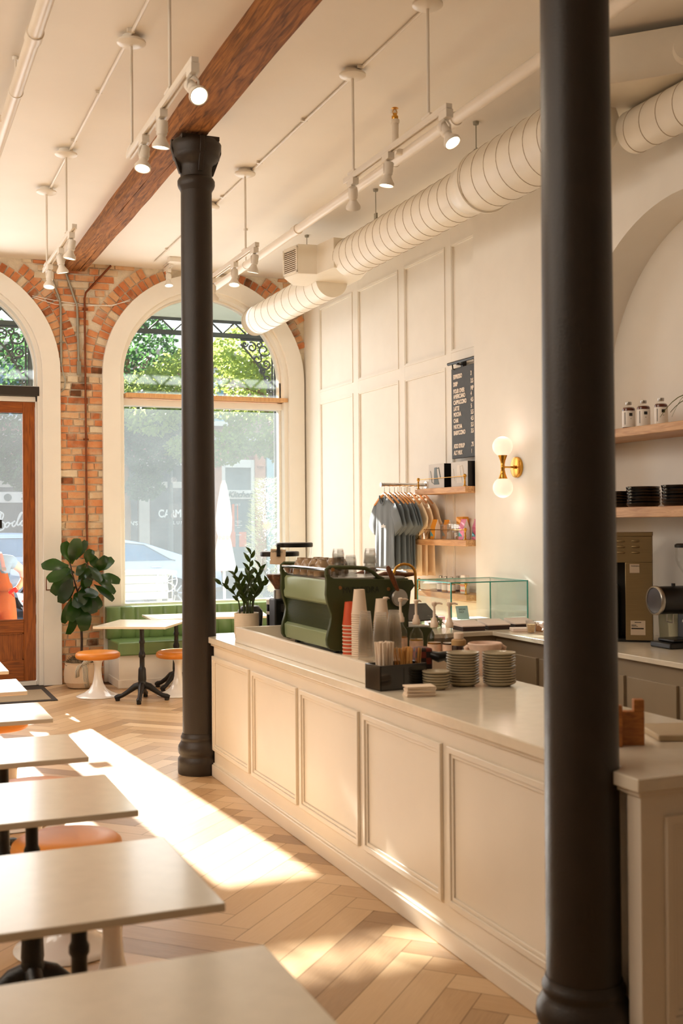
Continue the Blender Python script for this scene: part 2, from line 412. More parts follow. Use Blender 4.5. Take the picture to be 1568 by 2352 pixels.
while z < CEIL-.03:
    h = .062+rnd.uniform(-.004, .004)
    if z+h > CEIL: h = CEIL-z-.004
    x = -1.6 + (row % 2)*.105 + rnd.uniform(-.02, .02)
    while x < 4.62:
        L_ = .098 if rnd.random() < .28 or row % 6 == 5 else .205
        x1 = x+L_+rnd.uniform(-.008, .008); xc, zc = (x+x1)/2, z+h/2
        ok = x1 < 4.64
        for cx in CXS:
            if zc < ZS and abs(xc-cx) < RO-.07: ok = False
            if zc >= ZS-.02:
                r_ = math.hypot(xc-cx, zc-ZS)
                if r_ < RO+.235+.02: ok = False
        if zc >= ZS-.02 and rnd.random() < .10: ok = False      # lost under the plaster smears
        if ok: brick(x, x1, z, z+h)
        x = x1+.015
    z += h+.0165; row += 1
for cx in CXS:                                                  # two rings of brick on edge round each arch
    for ra, rb in ((RO-.005, RO+.105), (RO+.118, RO+.225)):
        N = int(PI*(ra+rb)/2/.079)
        for i in range(N):
            a0 = PI*(i+.11)/N; a1 = PI*(i+.89)/N
            am = (a0+a1)/2; xm = cx+math.cos(am)*(ra+rb)/2; zm = ZS+math.sin(am)*(ra+rb)/2
            if (cx < 2 and xm > PM-.02) or (cx > 2 and xm < PM+.02) or zm > CEIL-.05 or xm > 4.6 or xm < -1.6: continue
            if rb > RO+.2 and rnd.random() < .07: continue
            b.tone = min(1, max(0, rnd.gauss(.44, .22))); d = .016+rnd.random()*.006
            Q = [(cx+math.cos(a)*r_, min(CEIL-.003, ZS+math.sin(a)*r_)) for a, r_ in ((a0, ra), (a1, ra), (a1, rb), (a0, rb))]
            b.prism([(q[0]+rnd.uniform(-.004, .004), q[1]) for q in Q], YW-d, YW+.01, 'XZ')
struct(b.build('wall_window', [m_brick, m_mortar], smooth=20))

# white casings of the two arches
for k, cx in enumerate(CXS):
    b = MB()
    b.strip(arch_pts(cx, RO, 0), arch_pts(cx, RI+.045, 0), YW-.065, YW+.30, 'XZ')
    b.strip(arch_pts(cx, RI+.05, 0), arch_pts(cx, RI, 0), YW-.02, YW+.26, 'XZ')
    struct(b.build('trim_%d' % (k+1), m_trim, bevel=.004))

# window_1: fixed arched window above the bench
m_pane = glass('dusty_window_glass', (.96, .98, .97), milk=.026, milkcol=(.86, .95, 1), gloss=.7, fres=1.25)
m_doorpane = glass('door_glass', (.97, .98, .98), milk=.02, milkcol=(.93, .97, 1), gloss=.7, fres=1.25)
m_sillwood = woodmat('pale_sill_wood', (.80, .60, .40), (.88, .70, .50), .5)
cx = CXS[1]
win = struct(thing('window_1', None, None, (0, 0, 0)))
b = MB()
b.box(cx-RI, cx+RI, YW+.05, YW+.2, 3.00, 3.075)
b.box(cx-RI, cx+RI, YW+.04, YW+.2, .60, .83)
for sx in (-1, 1): b.box(*sorted((cx+sx*RI, cx+sx*(RI-.028))), YW+.09, YW+.17, .8, 3.32)
b.strip(arch_pts(cx, RI, 3.1), arch_pts(cx, RI-.022, 3.1), YW+.09, YW+.17, 'XZ')
b.build('window_frame', m_trim, win, bevel=.004)
b = MB(); b.box(cx-RI+.02, cx+RI+.035, YW-.05, YW+.17, 3.085, 3.13); b.build('transom_sill', m_sillwood, win, bevel=.004)
b = MB(); b.box(cx-RI+.02, cx+RI-.02, YW+.126, YW+.132, .82, 3.01); b.build('window_pane', m_pane, win)
b = MB(); b.prism(arch_pts(cx, RI-.015, 3.12, n=30), YW+.126, YW+.132, 'XZ'); b.build('transom_pane', m_pane, win)

# window_2: the fanlight over the door
cx = CXS[0]
win = struct(thing('window_2', None, None, (0, 0, 0)))
b = MB()
b.strip(arch_pts(cx, RI, 3.15), arch_pts(cx, RI-.022, 3.15), YW+.09, YW+.17, 'XZ')
b.box(cx-RI, cx+RI, YW+.07, YW+.2, 3.13, 3.175)
b.build('window_frame', m_trim, win, bevel=.003)
b = MB(); b.prism(arch_pts(cx, RI-.015, 3.16, n=30), YW+.126, YW+.132, 'XZ'); b.build('transom_pane', m_pane, win)

# door_1: timber door with a tall pane
m_door = woodmat('mahogany', (.46, .23, .06), (.66, .36, .12), .35, 3, (14, 14, 1.2), .12, coat=.25)
m_doorh = woodmat('mahogany_rail', (.46, .23, .06), (.66, .36, .12), .35, 3, (1.2, 14, 14), .12, coat=.25)
door = struct(thing('door_1', None, None, (0, 0, 0)))
DX0, DX1, DY0, DY1 = .10, 1.590, YW+.04, YW+.10
def leaf(x0, x1, hs):
    b = MB(); b.box(x0, x0+.125, DY0, DY1, .05, 3.0); b.box(x1-.125, x1, DY0, DY1, .05, 3.0); b.build('stile', m_door, door, bevel=.004)
    b = MB(); xa, xb = x0+.125, x1-.125
    for z0, z1 in ((.05, .27), (.56, .70), (2.885, 3.0)): b.box(xa, xb, DY0+.002, DY1-.002, z0, z1)
    b.build('rail', m_doorh, door, bevel=.004)
    b = MB(); b.box(xa, xb, DY0+.018, DY1-.018, .265, .565)
    for (a, c, d, e) in ((xa, xb, .27, .285), (xa, xb, .545, .56), (xa, xa+.015, .27, .56), (xb-.015, xb, .27, .56)): b.box(a, c, DY0+.006, DY0+.03, d, e)
    b.build('panel', m_door, door, bevel=.002)
    b = MB(); b.box(xa-.004, xb+.004, DY0+.027, DY0+.033, .69, 2.89); b.build('door_pane', m_doorpane, door)
leaf(.86, 1.590, 1); leaf(-.22, .857, -1)
b = MB(); b.tube([(.90, DY0, 1.0), (.90, DY0-.05, 1.0), (.90, DY0-.05, 1.35), (.90, DY0, 1.35)], .011, 10); b.build('door_handle', m_brass, door)
# door frame and dark head band
b = MB()
b.box(1.593, 1.64, YW+.03, YW+.2, 0, 3.06); b.box(-.27, -.223, YW+.03, YW+.2, 0, 3.06); b.box(-.27, 1.64, YW+.03, YW+.2, 3.003, 3.06); b.box(-.222, 1.592, YW+.02, YW+.2, .0, .046)
struct(b.build('trim_3', m_trim, bevel=.004))
b = MB(); b.box(-.24, 1.628, YW-.03, YW+.12, 3.062, 3.16)
m_band = mat('dark_bronze_band', (.17, .14, .11), .5)
struct(b.build('trim_4', m_band, bevel=.004))
# baseboards
b = MB(); b.box(XP-.018, XP, -4.0, AC-AR, 0, .16); struct(b.build('baseboard_right', m_trim, bevel=.003))
# ================================================================== STRUCTURE-SIZED THINGS: beam, columns, bar
m_beam = woodmat('old_timber', (.36, .215, .095), (.68, .44, .22), .8, 4.5, (8, .7, 8), .8)
def beam(name, label, y0, y1, z0, z1, planks):
    t = thing(name, label, 'beam', (2.01, y0, z0))
    for i, (xa, xb) in enumerate(planks):
        b = MB(); n = 14; prev = None
        for k in range(n+1):
            f_ = k/n; y = f_*(y1-y0); zb = (z1-z0)*f_
            j = lambda: rnd.uniform(-.005, .005)
            x0 = xa-2.01; x1 = xb-2.01
            ring = [b.v((x0+j(), y, zb+j())), b.v((x1+j(), y, zb+j())), b.v((x1+j(), y, CEIL-z0)), b.v((x0+j(), y, CEIL-z0))]
            if prev:
                for q in range(4): b.f([prev[q], prev[(q+1) % 4], ring[(q+1) % 4], ring[q]])
            else: b.f(list(reversed(ring)))
            prev = ring
        b.f(prev); b.build('plank', m_beam, t, smooth=30)
    return t
beam('timber_beam', 'rough brown timber beam under the ceiling, between the brick wall and the first iron column', 7.47, 12.395, 4.345, 4.42, [(1.905, 1.968), (1.970, 2.044), (2.047, 2.112)])
beam('timber_beam', 'rough brown timber beam under the ceiling, running from the far column over the viewer', 1.0, 7.465, 4.33, 4.345, [(1.905, 2.112)])

def column(label, x, y):
    t = thing('iron_column', label, 'column', (x, y, 0))
    b = MB()
    b.lathe([(.148, 0), (.151, .015), (.151, .075), (.150, .10), (.138, .115), (.136, .125), (.146, .14), (.15, .165), (.146, .19), (.133, .21), (.128, .222), (.126, .23), (.130, .236), (.130, .25), (.124, .258), (.119, .275)], 36)
    b.build('base', m_iron, t, smooth=50)
    b = MB(); b.lathe([(.1165, .27), (.1155, .9), (.112, 2.0), (.1075, 3.2), (.106, 3.985)], 40); b.build('shaft', m_iron, t, smooth=60)
    b = MB()
    b.lathe([(.106, 3.97), (.112, 3.985), (.122, 4.0), (.128, 4.02), (.128, 4.045), (.12, 4.06), (.108, 4.068), (.108, 4.13), (.115, 4.155), (.14, 4.175), (.145, 4.185), (.16, 4.2), (.163, 4.225), (.166, 4.25), (.172, 4.265), (.174, 4.295), (.160, 4.315), (.13, 4.32)], 36)
    b.box(-.13, .13, -.13, .13, 4.30, 4.3285)
    b.build('capital', m_iron, t, smooth=40)
    for k in range(4):
        b = MB(); b.M = Matrix.Rotation(k*PI/2, 4, 'Z')
        b.prism([(.105, 4.09), (.118, 4.09), (.176, 4.25), (.176, 4.315), (.13, 4.315)], -.016, .016, 'XZ')
        b.build('bracket_rib', m_iron, t, bevel=.003)
    return t
column('dark iron column with moulded capital at the far end of the bar', 2.058, 7.60)
column('dark near-black iron column in the foreground at the near corner of the bar', 2.052, 3.035)

# ---------------------------------------------------------------- bar counter
CX, CY0, CY1 = 2.12, 2.83, 7.60
def panel_mould(b, plane, a, u0, u1, z0, z1, out):
    """picture-frame moulding on a face; out is the direction sign of the face normal"""
    for wd, q, d in ((.026, 0, .015), (.016, .026, .008)):
        a0, a1 = sorted((a, a+out*d))
        b.strip([(u0+q, z0+q), (u1-q, z0+q), (u1-q, z1-q), (u0+q, z1-q)], [(u0+q+wd, z0+q+wd), (u1-q-wd, z0+q+wd), (u1-q-wd, z1-q-wd), (u0+q+wd, z1-q-wd)], a0, a1, plane, closed=True)
def bar_outline(x0, y0, x1, y1, rn, rf):
    """bar plan with the front edge notched round both columns"""
    P = [(x0, y0)]
    def arc(cx, cy, r, a0, a1):
        return [(cx+r*math.cos(a0+(a1-a0)*k/10), cy+r*math.sin(a0+(a1-a0)*k/10)) for k in range(11)]
    a = math.acos((x0-2.052)/rn); P += arc(2.052, 3.035, rn, -a, a)
    a = math.acos((x0-2.058)/rf); b_ = math.asin(min(1, (y1-7.60)/rf)); P += arc(2.058, 7.60, rf, -a, b_)
    P += [(x1, y1), (x1, y0)]
    return [(p[0], p[1]) for p in P]
bar = thing('bar_counter', 'long cream panelled bar front between the two iron columns', 'counter', (CX, CY0, 0))
def loc_(b, o): b.M = Matrix.Translation(-Vector(o.location)); return b
b = loc_(MB(), bar); b.prism(bar_outline(CX, CY0, 2.84, CY1, .155, .155), 0, .885, 'XY'); b.build('carcass', m_counter, bar, bevel=.003)
for (ya, yb) in ((7.465, 6.660), (6.605, 5.812), (5.758, 4.962), (4.905, 4.112), (4.056, 3.262)):
    b = loc_(MB(), bar); panel_mould(b, 'YZ', CX, yb, ya, .172, .806, -1)
    b.build('panel', m_counter, bar, bevel=.003)
b = loc_(MB(), bar); panel_mould(b, 'XZ', CY0, 2.205, 2.80, .172, .806, -1); b.build('end_panel', m_counter, bar, bevel=.003)
b = loc_(MB(), bar); b.prism(bar_outline(CX-.022, CY0-.022, 2.84, CY1+.02, .156, .156), 0, .078, 'XY'); b.prism(bar_outline(CX-.012, CY0-.012, 2.84, CY1+.01, .156, .156), .078, .088, 'XY'); b.build('plinth', m_counter, bar, bevel=.004)
ct = thing('bar_worktop', 'white stone top of the long bar, holding the green espresso machine and plate stacks', 'worktop', (2.09, 2.80, .89))
b = loc_(MB(), ct); b.prism(bar_outline(2.09, 2.80, 2.86, 7.70, .1165, .1165), .89, .932, 'XY'); b.build('slab', m_quartz, ct, bevel=.004)
b = loc_(MB(), bar); b.prism(bar_outline(2.108, 2.818, 2.85, 7.64, .118, .118), .872, .8885, 'XY'); b.build('edge_mould', m_counter, bar, bevel=.003)
# low upstand in front of the machines
up = MB(); up.box(2.155, 2.185, 4.85, 7.07, .932, 1.03); up.box(2.185, 2.56, 7.04, 7.07, .932, 1.03)
tag(up.build('counter_upstand', m_counter, bevel=.003), 'low cream upstand along the bar top in front of the espresso machine', 'upstand')
# rear cross counter and worktop on the right wall
m_cab = mat('taupe_cabinet_paint', (.60, .535, .44), .45, var=.03)
cc = thing('rear_cabinet', 'taupe base cabinets below the worktop along the right wall', 'cabinet', (4.03, 3.0, 0))
b = loc_(MB(), cc); b.box(4.03, 4.49, 2.0, 6.99, .1, .9); b.build('carcass', m_cab, cc, bevel=.002)
b = loc_(MB(), cc); b.box(4.07, 4.49, 2.0, 6.99, 0, .1); b.build('toe_kick', m_black, cc)
y = 6.9
while y > 2.6:
    b = loc_(MB(), cc); b.box(4.008, 4.03, y-.46, y-.03, .14, .80); b.build('door', m_cab, cc, bevel=.003)
    y -= .47
wt = tag(MB().box(3.985, 4.498, 2.0, 6.965, .902, .932).build('rear_worktop', m_quartz, bevel=.003), 'white stone worktop along the right wall under the niche shelves', 'worktop')
b = MB(); b.prism([(4.497, 4.37), (4.80, 4.37), (4.80, 6.72), (4.497, 6.72)], .902, .932, 'XY')
tag(b.build('niche_worktop', m_quartz, bevel=.003), 'white stone ledge inside the arched niche, carrying the steel brewer', 'worktop')
cr = thing('cross_cabinet', 'taupe cabinet run under the glass display case, across the end of the bar', 'cabinet', (3.0, 6.99, 0))
b = loc_(MB(), cr); b.box(2.865, 4.49, 6.995, 7.9, .1, .9); b.build('carcass', m_cab, cr, bevel=.002)
b = loc_(MB(), cr); b.box(2.865, 4.49, 7.04, 7.86, 0, .1); b.build('toe_kick', m_black, cr)
b = loc_(MB(), cr)
for x0 in (2.92, 3.44): b.box(x0, x0+.50, 6.975, 6.995, .14, .80)
b.build('door', m_cab, cr, bevel=.003)
tag(MB().box(2.865, 4.498, 6.966, 7.95, .902, .932).build('cross_worktop', m_quartz, bevel=.003), 'white stone worktop across the end of the bar, below the glass case', 'worktop')

# ---------------------------------------------------------------- green bench under the window
bn = thing('banquette_bench', 'green channel-tufted banquette on a white base under the arched window', 'bench', (2.32, 11.75, 0))
b = loc_(MB(), bn); b.box(2.34, 4.60, 11.80, YW-.07, 0, .335); b.build('base', m_trim, bn, bevel=.004)
b = loc_(MB(), bn); b.box(2.33, 4.60, 11.79, YW-.07, 0, .085); b.build('kick_board', m_trim, bn, bevel=.003)
b = loc_(MB(), bn); b.box(2.32, 4.60, 11.735, YW-.09, .338, .475); b.build('seat', m_green, bn, bevel=.018, segs=4)
b = loc_(MB(), bn)
nch = 15; w_ = (4.60-2.30)/nch
prof = []
for i in range(nch):
    for k in range(9):
        t = k/8; prof.append((2.30+w_*(i+t), 12.20+.028*(1-(math.sin(PI*t))**.55)))
poly = prof+[(4.60, 12.325), (2.30, 12.325)]
levels = [(.475, 0), (.50, -.012), (.60, -.008), (.78, .012), (.805, .03), (.812, .06)]
prev = None
for z, sh in levels:
    k = [b.v((x, min(y+sh, 12.327) if y < 12.32 else y, z)) for x, y in poly]
    if prev: b.bridge(prev, k)
    else: b.f(list(reversed(k)))
    prev = k
b.f(prev); b.build('backrest', m_green, bn, smooth=40)
# ================================================================== TABLES AND STOOLS
def add_pedestal(t, splay):
    b = MB(); b.lathe([(.030, .70), (.052, .705), (.055, .722)], 20); b.lathe([(.036, .115), (.044, .13), (.044, .17), (.037, .185), (.040, .20), (.036, .30), (.031, .315), (.024, .325), (.024, .41), (.031, .42), (.033, .445), (.029, .46), (.022, .475), (.022, .545), (.028, .555), (.028, .572), (.022, .585), (.021, .68), (.026, .69), (.026, .71)], 20)
    b.build('pedestal_post', m_castblack, t, smooth=45)
    for k in range(4):
        b = MB(); b.M = Matrix.Rotation(splay+k*PI/2, 4, 'Z')
        b.tube([(.02, 0, .15), (.07, 0, .135), (.13, 0, .09), (.19, 0, .052), (.235, 0, .038), (.262, 0, .03)], [.034, .032, .024, .021, .026, .018], 10)
        b.lathe([(.020, 0), (.023, .008), (.021, .03)], 12, (.235, 0, 0))
        b.build('leg', m_castblack, t, smooth=50)
def make_table(label, x, y, rz, group, w_=.62, d_=.61, splay=PI/4):
    t = thing('cafe_table', label, 'table', (x, y, 0), rz, group)
    b = MB(); b.box(-w_/2, w_/2, -d_/2, d_/2, .723, .745); b.build('tabletop', m_quartz, t, bevel=.003)
    add_pedestal(t, splay); return t
G1 = 'white cafe tables in the row on the left'
rows = [(2.165, .61, 'nearest the viewer, cut off by the bottom edge'), (3.105, .66, 'second from the viewer'), (4.09, .60, 'third from the viewer'), (5.02, .56, 'fourth from the viewer'), (6.03, .56, 'fifth from the viewer'), (7.04, .56, 'sixth from the viewer, at the left edge'), (8.02, .56, 'seventh from the viewer, only a corner showing')]
for y, d_, s in rows:
    make_table('white cafe table in the left row, '+s, .505, y, 0, G1, .62, d_, 0 if 3.9 < y < 4.2 else PI/4)
make_table('white cafe table standing turned in front of the green bench, on a black cast-iron pedestal', 2.385, 10.90, R(-30), 'white tables by the green bench', .70, .78, R(10))
make_table('white cafe table behind the far column, close to the green bench', 2.885, 11.555, R(-4), 'white tables by the green bench', .61, .62)
make_table('white cafe table close to the green bench, left of the potted counter plant', 3.52, 11.50, R(-12), 'white tables by the green bench', .61, .62)

def make_stool(label, x, y):
    t = thing('tulip_stool', label, 'stool', (x, y, 0), 0, 'orange-topped tulip stools')
    b = MB(); b.lathe([(.205, 0), (.212, .004), (.210, .010), (.18, .022), (.13, .042), (.085, .075), (.055, .125), (.040, .19), (.034, .26), (.036, .31), (.046, .345), (.07, .368), (.10, .376)], 40)
    b.build('pedestal', m_gloss, t, smooth=60)
    b = MB(); b.lathe([(.10, .372), (.195, .374), (.213, .383), (.220, .402), (.215, .425), (.195, .440), (.12, .449), (.02, .451)], 40)
    b.build('seat', m_orange, t, smooth=60)
    return t
make_stool('orange-topped white tulip stool beside the fig tree basket', 2.045, 11.36)
make_stool('orange-topped white tulip stool half hidden by the far column', 2.79, 11.10)
for y, s in ((4.0, 'second'), (4.68, 'third'), (5.69, 'fourth'), (6.72, 'fifth'), (7.72, 'sixth')):
    make_stool('white tulip stool pulled up to the '+{'second': 'third', 'third': 'fourth', 'fourth': 'fifth', 'fifth': 'sixth', 'sixth': 'seventh'}[s]+' cafe table from the viewer', .765 if y < 4.1 else .715, y)

# door mat
mt = thing('door_mat', 'woven beige and black entrance mat lying inside the wooden door', 'mat', (.9, 11.8, 0))
m_mat = mat('beige_sisal', (.66, .58, .47), .95, var=.12, scale=60, bump=.6, bscale=220, stretch=(1, 6, 1)); m_matb = mat('black_mat_border', (.20, .165, .14), .9, var=.2, scale=80, bump=.4)
b = loc_(MB(), mt); b.box(-.3, 1.64, 11.24, 12.34, .001, .009); b.build('border', m_matb, mt, bevel=.002)
b = loc_(MB(), mt)
for x0, x1 in ((.4, 1.06), (1.09, 1.585)): b.box(x0, x1, 11.30, 12.02, .009, .0125)
b.build('woven_field', m_mat, mt, bevel=.002)

# ================================================================== FIG TREE
def leafgrid(b, base, dirv, upv, L_, W_, curl=.25, fold=.15, wavy=.02, nu=7, nv=5, shape='fiddle', twist=0):
    d = Vector(dirv).normalized(); s = d.cross(Vector(upv)); s = s.normalized() if s.length > 1e-4 else d.orthogonal().normalized()
    if twist: s = Matrix.Rotation(twist, 3, d) @ s
    n_ = s.cross(d).normalized(); rows_ = []
    for i in range(nu+1):
        t = i/nu
        if shape == 'fiddle': wd = W_*(.12+.62*math.sin(PI*min(1, t*.62+.02))**1.2+.34*math.sin(PI*t)**2)*(1 if t < .93 else .72)
        elif shape == 'blade': wd = W_*math.sin(PI*(t*.96+.02))**.8
        else: wd = W_*(math.sin(PI*(t**.8*.96+.02)))
        ang = curl*t*t*2
        c = Vector(base)+d*(L_*t*math.cos(ang*.5))-n_*(L_*t*math.sin(ang*.5))
        r_ = []
        for j in range(nv):
            q = (j/(nv-1)-.5)*2
            r_.append(b.v(c+s*(q*wd/2)+n_*(fold*abs(q)*wd/2+wavy*math.sin(t*9+q*2)*abs(q))))
        rows_.append(r_)
    b.tone = rnd.random()
    for i in range(nu):
        for j in range(nv-1): b.f([rows_[i][j], rows_[i][j+1], rows_[i+1][j+1], rows_[i+1][j]])
m_fig = leafmat('fig_leaf', (.085, .17, .055), (.28, .45, .08), .18, .28)
m_bark = mat('dark_stem_bark', (.20, .13, .09), .8, var=.2, scale=30, bump=.4)
fig = thing('fiddle_leaf_fig', 'tall fiddle leaf fig in a ribbed cream basket beside the wooden door', 'plant', (2.0, 12.05, 0))
m_basket = mat('ribbed_cream_ceramic', (.84, .74, .62), .6, var=.06, scale=10, bump=.1)
b = MB(); pr = [(.10, 0), (.135, .008)]
for i in range(1, 22):
    z = .012*i; r0 = .165+.012*math.sin(PI*min(1, z/.26)) if z > .05 else .135+.03*(z/.05)
    pr += [(r0, z), (r0+.003, z+.006)]
pr += [(.172, .268), (.160, .268), (.155, .24)]
b.lathe(pr, 36, cap1=True); b.build('basket', m_basket, fig, smooth=70)
m_moss = mat('spanish_moss', (.40, .33, .23), .95, var=.3, scale=50, bump=.8)
b = MB()
for i in range(420):
    a = rnd.random()*2*PI; r_ = .155*math.sqrt(rnd.random()); p = Vector((r_*math.cos(a), r_*math.sin(a), .25+.07*(1-(r_/.16)**2)))
    q = [p]
    for k in range(3): q.append(q[-1]+Vector((rnd.uniform(-.025, .025), rnd.uniform(-.025, .025), rnd.uniform(-.01, .02))))
    b.tube(q, .0022, 3, False)
b.lathe([(.156, .24), (.13, .285), (.07, .305), (.01, .31)], 18)
tag(b.build('moss', m_moss, fig, smooth=60), kind='stuff')
b = MB(); b.tube([(0, 0, .26), (.005, 0, .5), (-.005, 0, .74), (0, 0, .86)], .013, 8); b.build('trunk', m_bark, fig)
b = MB()
def tip(x, z, y=0): return (x, y, z)
b.tube([(0, 0, .84), (-.04, -.01, 1.0), (-.09, -.02, 1.18), (-.115, -.02, 1.3)], [.011, .009, .008, .006], 7)
b.tube([(0, 0, .84), (.06, .0, .97), (.11, .01, 1.1), (.17, .0, 1.2)], [.010, .008, .007, .005], 7)
b.tube([(-.04, -.01, 1.0), (.02, -.03, 1.12), (.06, -.03, 1.3)], [.008, .006, .005], 7)
b.build('branches', m_bark, fig)
b = MB()
# (base x,z ; tip x,z ; width ; y lean) read from the plant's outline
LV = [(-.11,1.30,-.17,1.50,.14,-.05), (-.10,1.29,-.06,1.53,.17,-.12), (-.05,1.33,.06,1.52,.10,.06), (-.13,1.27,-.37,1.30,.15,-.12), (-.12,1.24,-.33,1.15,.14,-.15), (-.10,1.18,-.28,1.02,.17,-.10), (-.09,1.16,-.22,.96,.15,-.18),
      (-.06,1.05,-.21,.92,.12,-.02), (.05,1.30,.09,1.42,.12,-.08), (.05,1.29,-.05,1.23,.10,-.16), (.05,1.27,.05,1.09,.11,-.15), (.07,1.27,.17,1.12,.11,-.14), (.17,1.22,.12,1.36,.11,.02), (.18,1.21,.31,1.33,.15,-.05), (.17,1.20,.21,1.33,.12,-.14),
      (.16,1.16,.36,1.12,.12,-.12), (.14,1.13,.29,1.05,.10,-.2), (.13,1.07,.31,.93,.10,-.10), (.02,1.02,.05,1.14,.13,-.15), (0,.98,.03,.84,.15,-.2), (-.02,.95,-.12,.76,.16,-.18), (.03,.95,.10,.80,.17,-.15), (0,.90,-.01,.68,.17,-.22),
      (.06,.98,.17,.86,.13,-.12), (-.06,.90,-.09,.58,.12,-.08), (.02,.86,.08,.64,.12,-.1), (-.10,.94,-.18,.68,.10,.03), (.05,1.06,-.02,.95,.13,-.22), (0,1.0,-.09,.88,.15,-.24), (-.04,1.1,.04,1.22,.10,-.18), (-.07,1.2,-.22,1.22,.12,.06), (.1,1.1,.0,1.04,.12,.08), (-.03,1.0,.1,.98,.13,-.26)]
for bx, bz, tx, tz, wd, yl in LV:
    p = Vector((bx, -.01, bz)); q = Vector((tx, yl, tz))
    leafgrid(b, p, q-p, (rnd.uniform(-.3, .3), -1, .6), (q-p).length*1.08, wd*.92, rnd.uniform(.05, .4), rnd.uniform(.05, .3), .006, 8, 5, 'fiddle', rnd.uniform(-.4, .4))
b.build('foliage', m_fig, fig, smooth=80, recalc=False)
m_rib = bpy.data.materials.new('striped_ribbon'); m_rib.use_nodes = True
n_ = m_rib.node_tree.nodes; L_ = m_rib.node_tree.links
tx = n_.new('ShaderNodeTexCoord'); sx = n_.new('ShaderNodeSeparateXYZ'); L_.new(tx.outputs['UV'], sx.inputs[0])
mm = n_.new('ShaderNodeMath'); mm.operation = 'MULTIPLY'; mm.inputs[1].default_value = 4.5; L_.new(sx.outputs['X'], mm.inputs[0])
fr = n_.new('ShaderNodeMath'); fr.operation = 'FRACT'; L_.new(mm.outputs[0], fr.inputs[0])
gt = n_.new('ShaderNodeMath'); gt.operation = 'GREATER_THAN'; gt.inputs[1].default_value = .62; L_.new(fr.outputs[0], gt.inputs[0])
mx = n_.new('ShaderNodeMix'); mx.data_type = 'RGBA'; mx.inputs[6].default_value = (*lin((.88, .84, .76)), 1); mx.inputs[7].default_value = (*lin((.16, .12, .10)), 1)
L_.new(gt.outputs[0], mx.inputs[0]); L_.new(mx.outputs[2], n_['Principled BSDF'].inputs['Base Color']); n_['Principled BSDF'].inputs['Roughness'].default_value = .7
b = MB(); uvr = b.bm.loops.layers.uv.new('UVMap')
def rib(pts, wd, wv):
    P = [Vector(p) for p in pts]; k0 = None
    for i, p in enumerate(P):
        d = Vector(wv)*wd/2; k = (b.v(p-d), b.v(p+d))
        if k0:
            f = b.f([k0[0], k0[1], k[1], k[0]])
            for l, u in zip(f.loops, (0, 1, 1, 0)): l[uvr].uv = (u, i)
        k0 = k
yf = -.178
rib([(-.01, yf, .262), (.005, yf-.006, .22), (.01, yf-.004, .12), (.03, yf+.014, .02)], .055, (1, 0, .1))
rib([(-.025, yf-.006, .268), (-.055, yf-.012, .255), (-.075, yf-.002, .20), (-.07, yf+.008, .13)], .045, (.95, 0, .3))
rib([(-.035, yf, .245), (-.01, yf-.014, .285), (.03, yf-.012, .27)], .05, (.3, 0, .95))
rib([(.01, yf-.008, .285), (.05, yf-.018, .315), (.095, yf+.006, .33), (.06, yf+.012, .30), (.02, yf, .275)], .045, (-.4, 0, .9))
b.build('ribbon', m_rib, fig, solid=.002, smooth=60)

# ================================================================== WALL PIPES ON THE BRICK
m_conduit = mat('galvanised_conduit', (.60, .58, .52), .4, metal=.4, var=.08); m_copper = mat('aged_copper', (.50, .27, .15), .4, metal=.7, var=.2, scale=20)
yb = YW-.035
t = thing('conduit', 'grey steel conduit bent down the brick pillar, nearer the door, ending in a cable', 'pipe', (1.86, yb, 3.3))
b = loc_(MB(), t); b.tube([(1.74, yb, 4.49), (1.75, yb, 4.36), (1.80, yb, 4.22), (1.845, yb, 4.10), (1.855, yb, 4.0), (1.858, yb, 3.42)], .013, 10); b.build('tube', m_conduit, t)
b = loc_(MB(), t); b.tube([(1.858, yb, 3.42), (1.87, yb, 3.34), (1.90, yb, 3.24), (1.89, yb, 3.15), (1.84, yb, 3.10)], .007, 8); b.build('cable', m_conduit, t)
b = loc_(MB(), t); b.box(1.835, 1.882, yb-.016, YW-.024, 3.64, 3.655); b.build('clip', m_conduit, t)
t = thing('conduit', 'grey steel conduit bent down the brick pillar, ending in a small junction box', 'pipe', (2.03, yb, 3.3))
b = loc_(MB(), t); b.tube([(1.88, yb, 4.49), (1.92, yb, 4.36), (2.0, yb, 4.12), (2.025, yb, 4.05), (2.03, yb, 3.95), (2.04, yb, 3.45)], .013, 10); b.build('tube', m_conduit, t)
b = loc_(MB(), t); b.box(2.02, 2.065, yb-.02, YW-.024, 3.30, 3.45); b.build('junction_box', m_conduit, t, bevel=.008)
t = thing('copper_pipe', 'thin brown copper pipe running down the whole brick pillar', 'pipe', (2.11, yb-.012, 1))
b = loc_(MB(), t); b.tube([(2.39, yb-.012, 4.50), (2.12, yb-.012, 4.19), (2.105, yb-.012, 4.12), (2.11, yb-.012, 3.0), (2.115, yb-.012, 1.8), (2.125, yb-.012, .62)], .0115, 10); b.build('tube', m_copper, t)
for z in (1.02, 2.6, 4.0):
    b = loc_(MB(), t); b.box(2.085, 2.14, yb-.026, YW-.024, z, z+.02); b.build('clip', m_copper, t)
t = thing('cable', 'two thin white cables strung across the brick between the arches', 'cable', (2.07, YW-.03, 4.05))
b = loc_(MB(), t)
for z, s in ((4.06, .015), (4.045, -.01)): b.tube([(1.56, YW-.03, z+.06), (1.8, YW-.03, z+.01+s), (2.1, YW-.03, z), (2.4, YW-.03, z+.02-s), (2.60, YW-.03, z+.09)], .004, 6)
b.build('wire', m_white, t)
sw = thing('switch_plate', 'bronze-edged white wall switch plate on the arch casing behind the fig tree', 'switch', (1.735, YW-.066, 1.07))
b = MB(); b.box(-.055, .055, -.008, 0, -.065, .065); b.build('backplate', m_walnut, sw, bevel=.003)
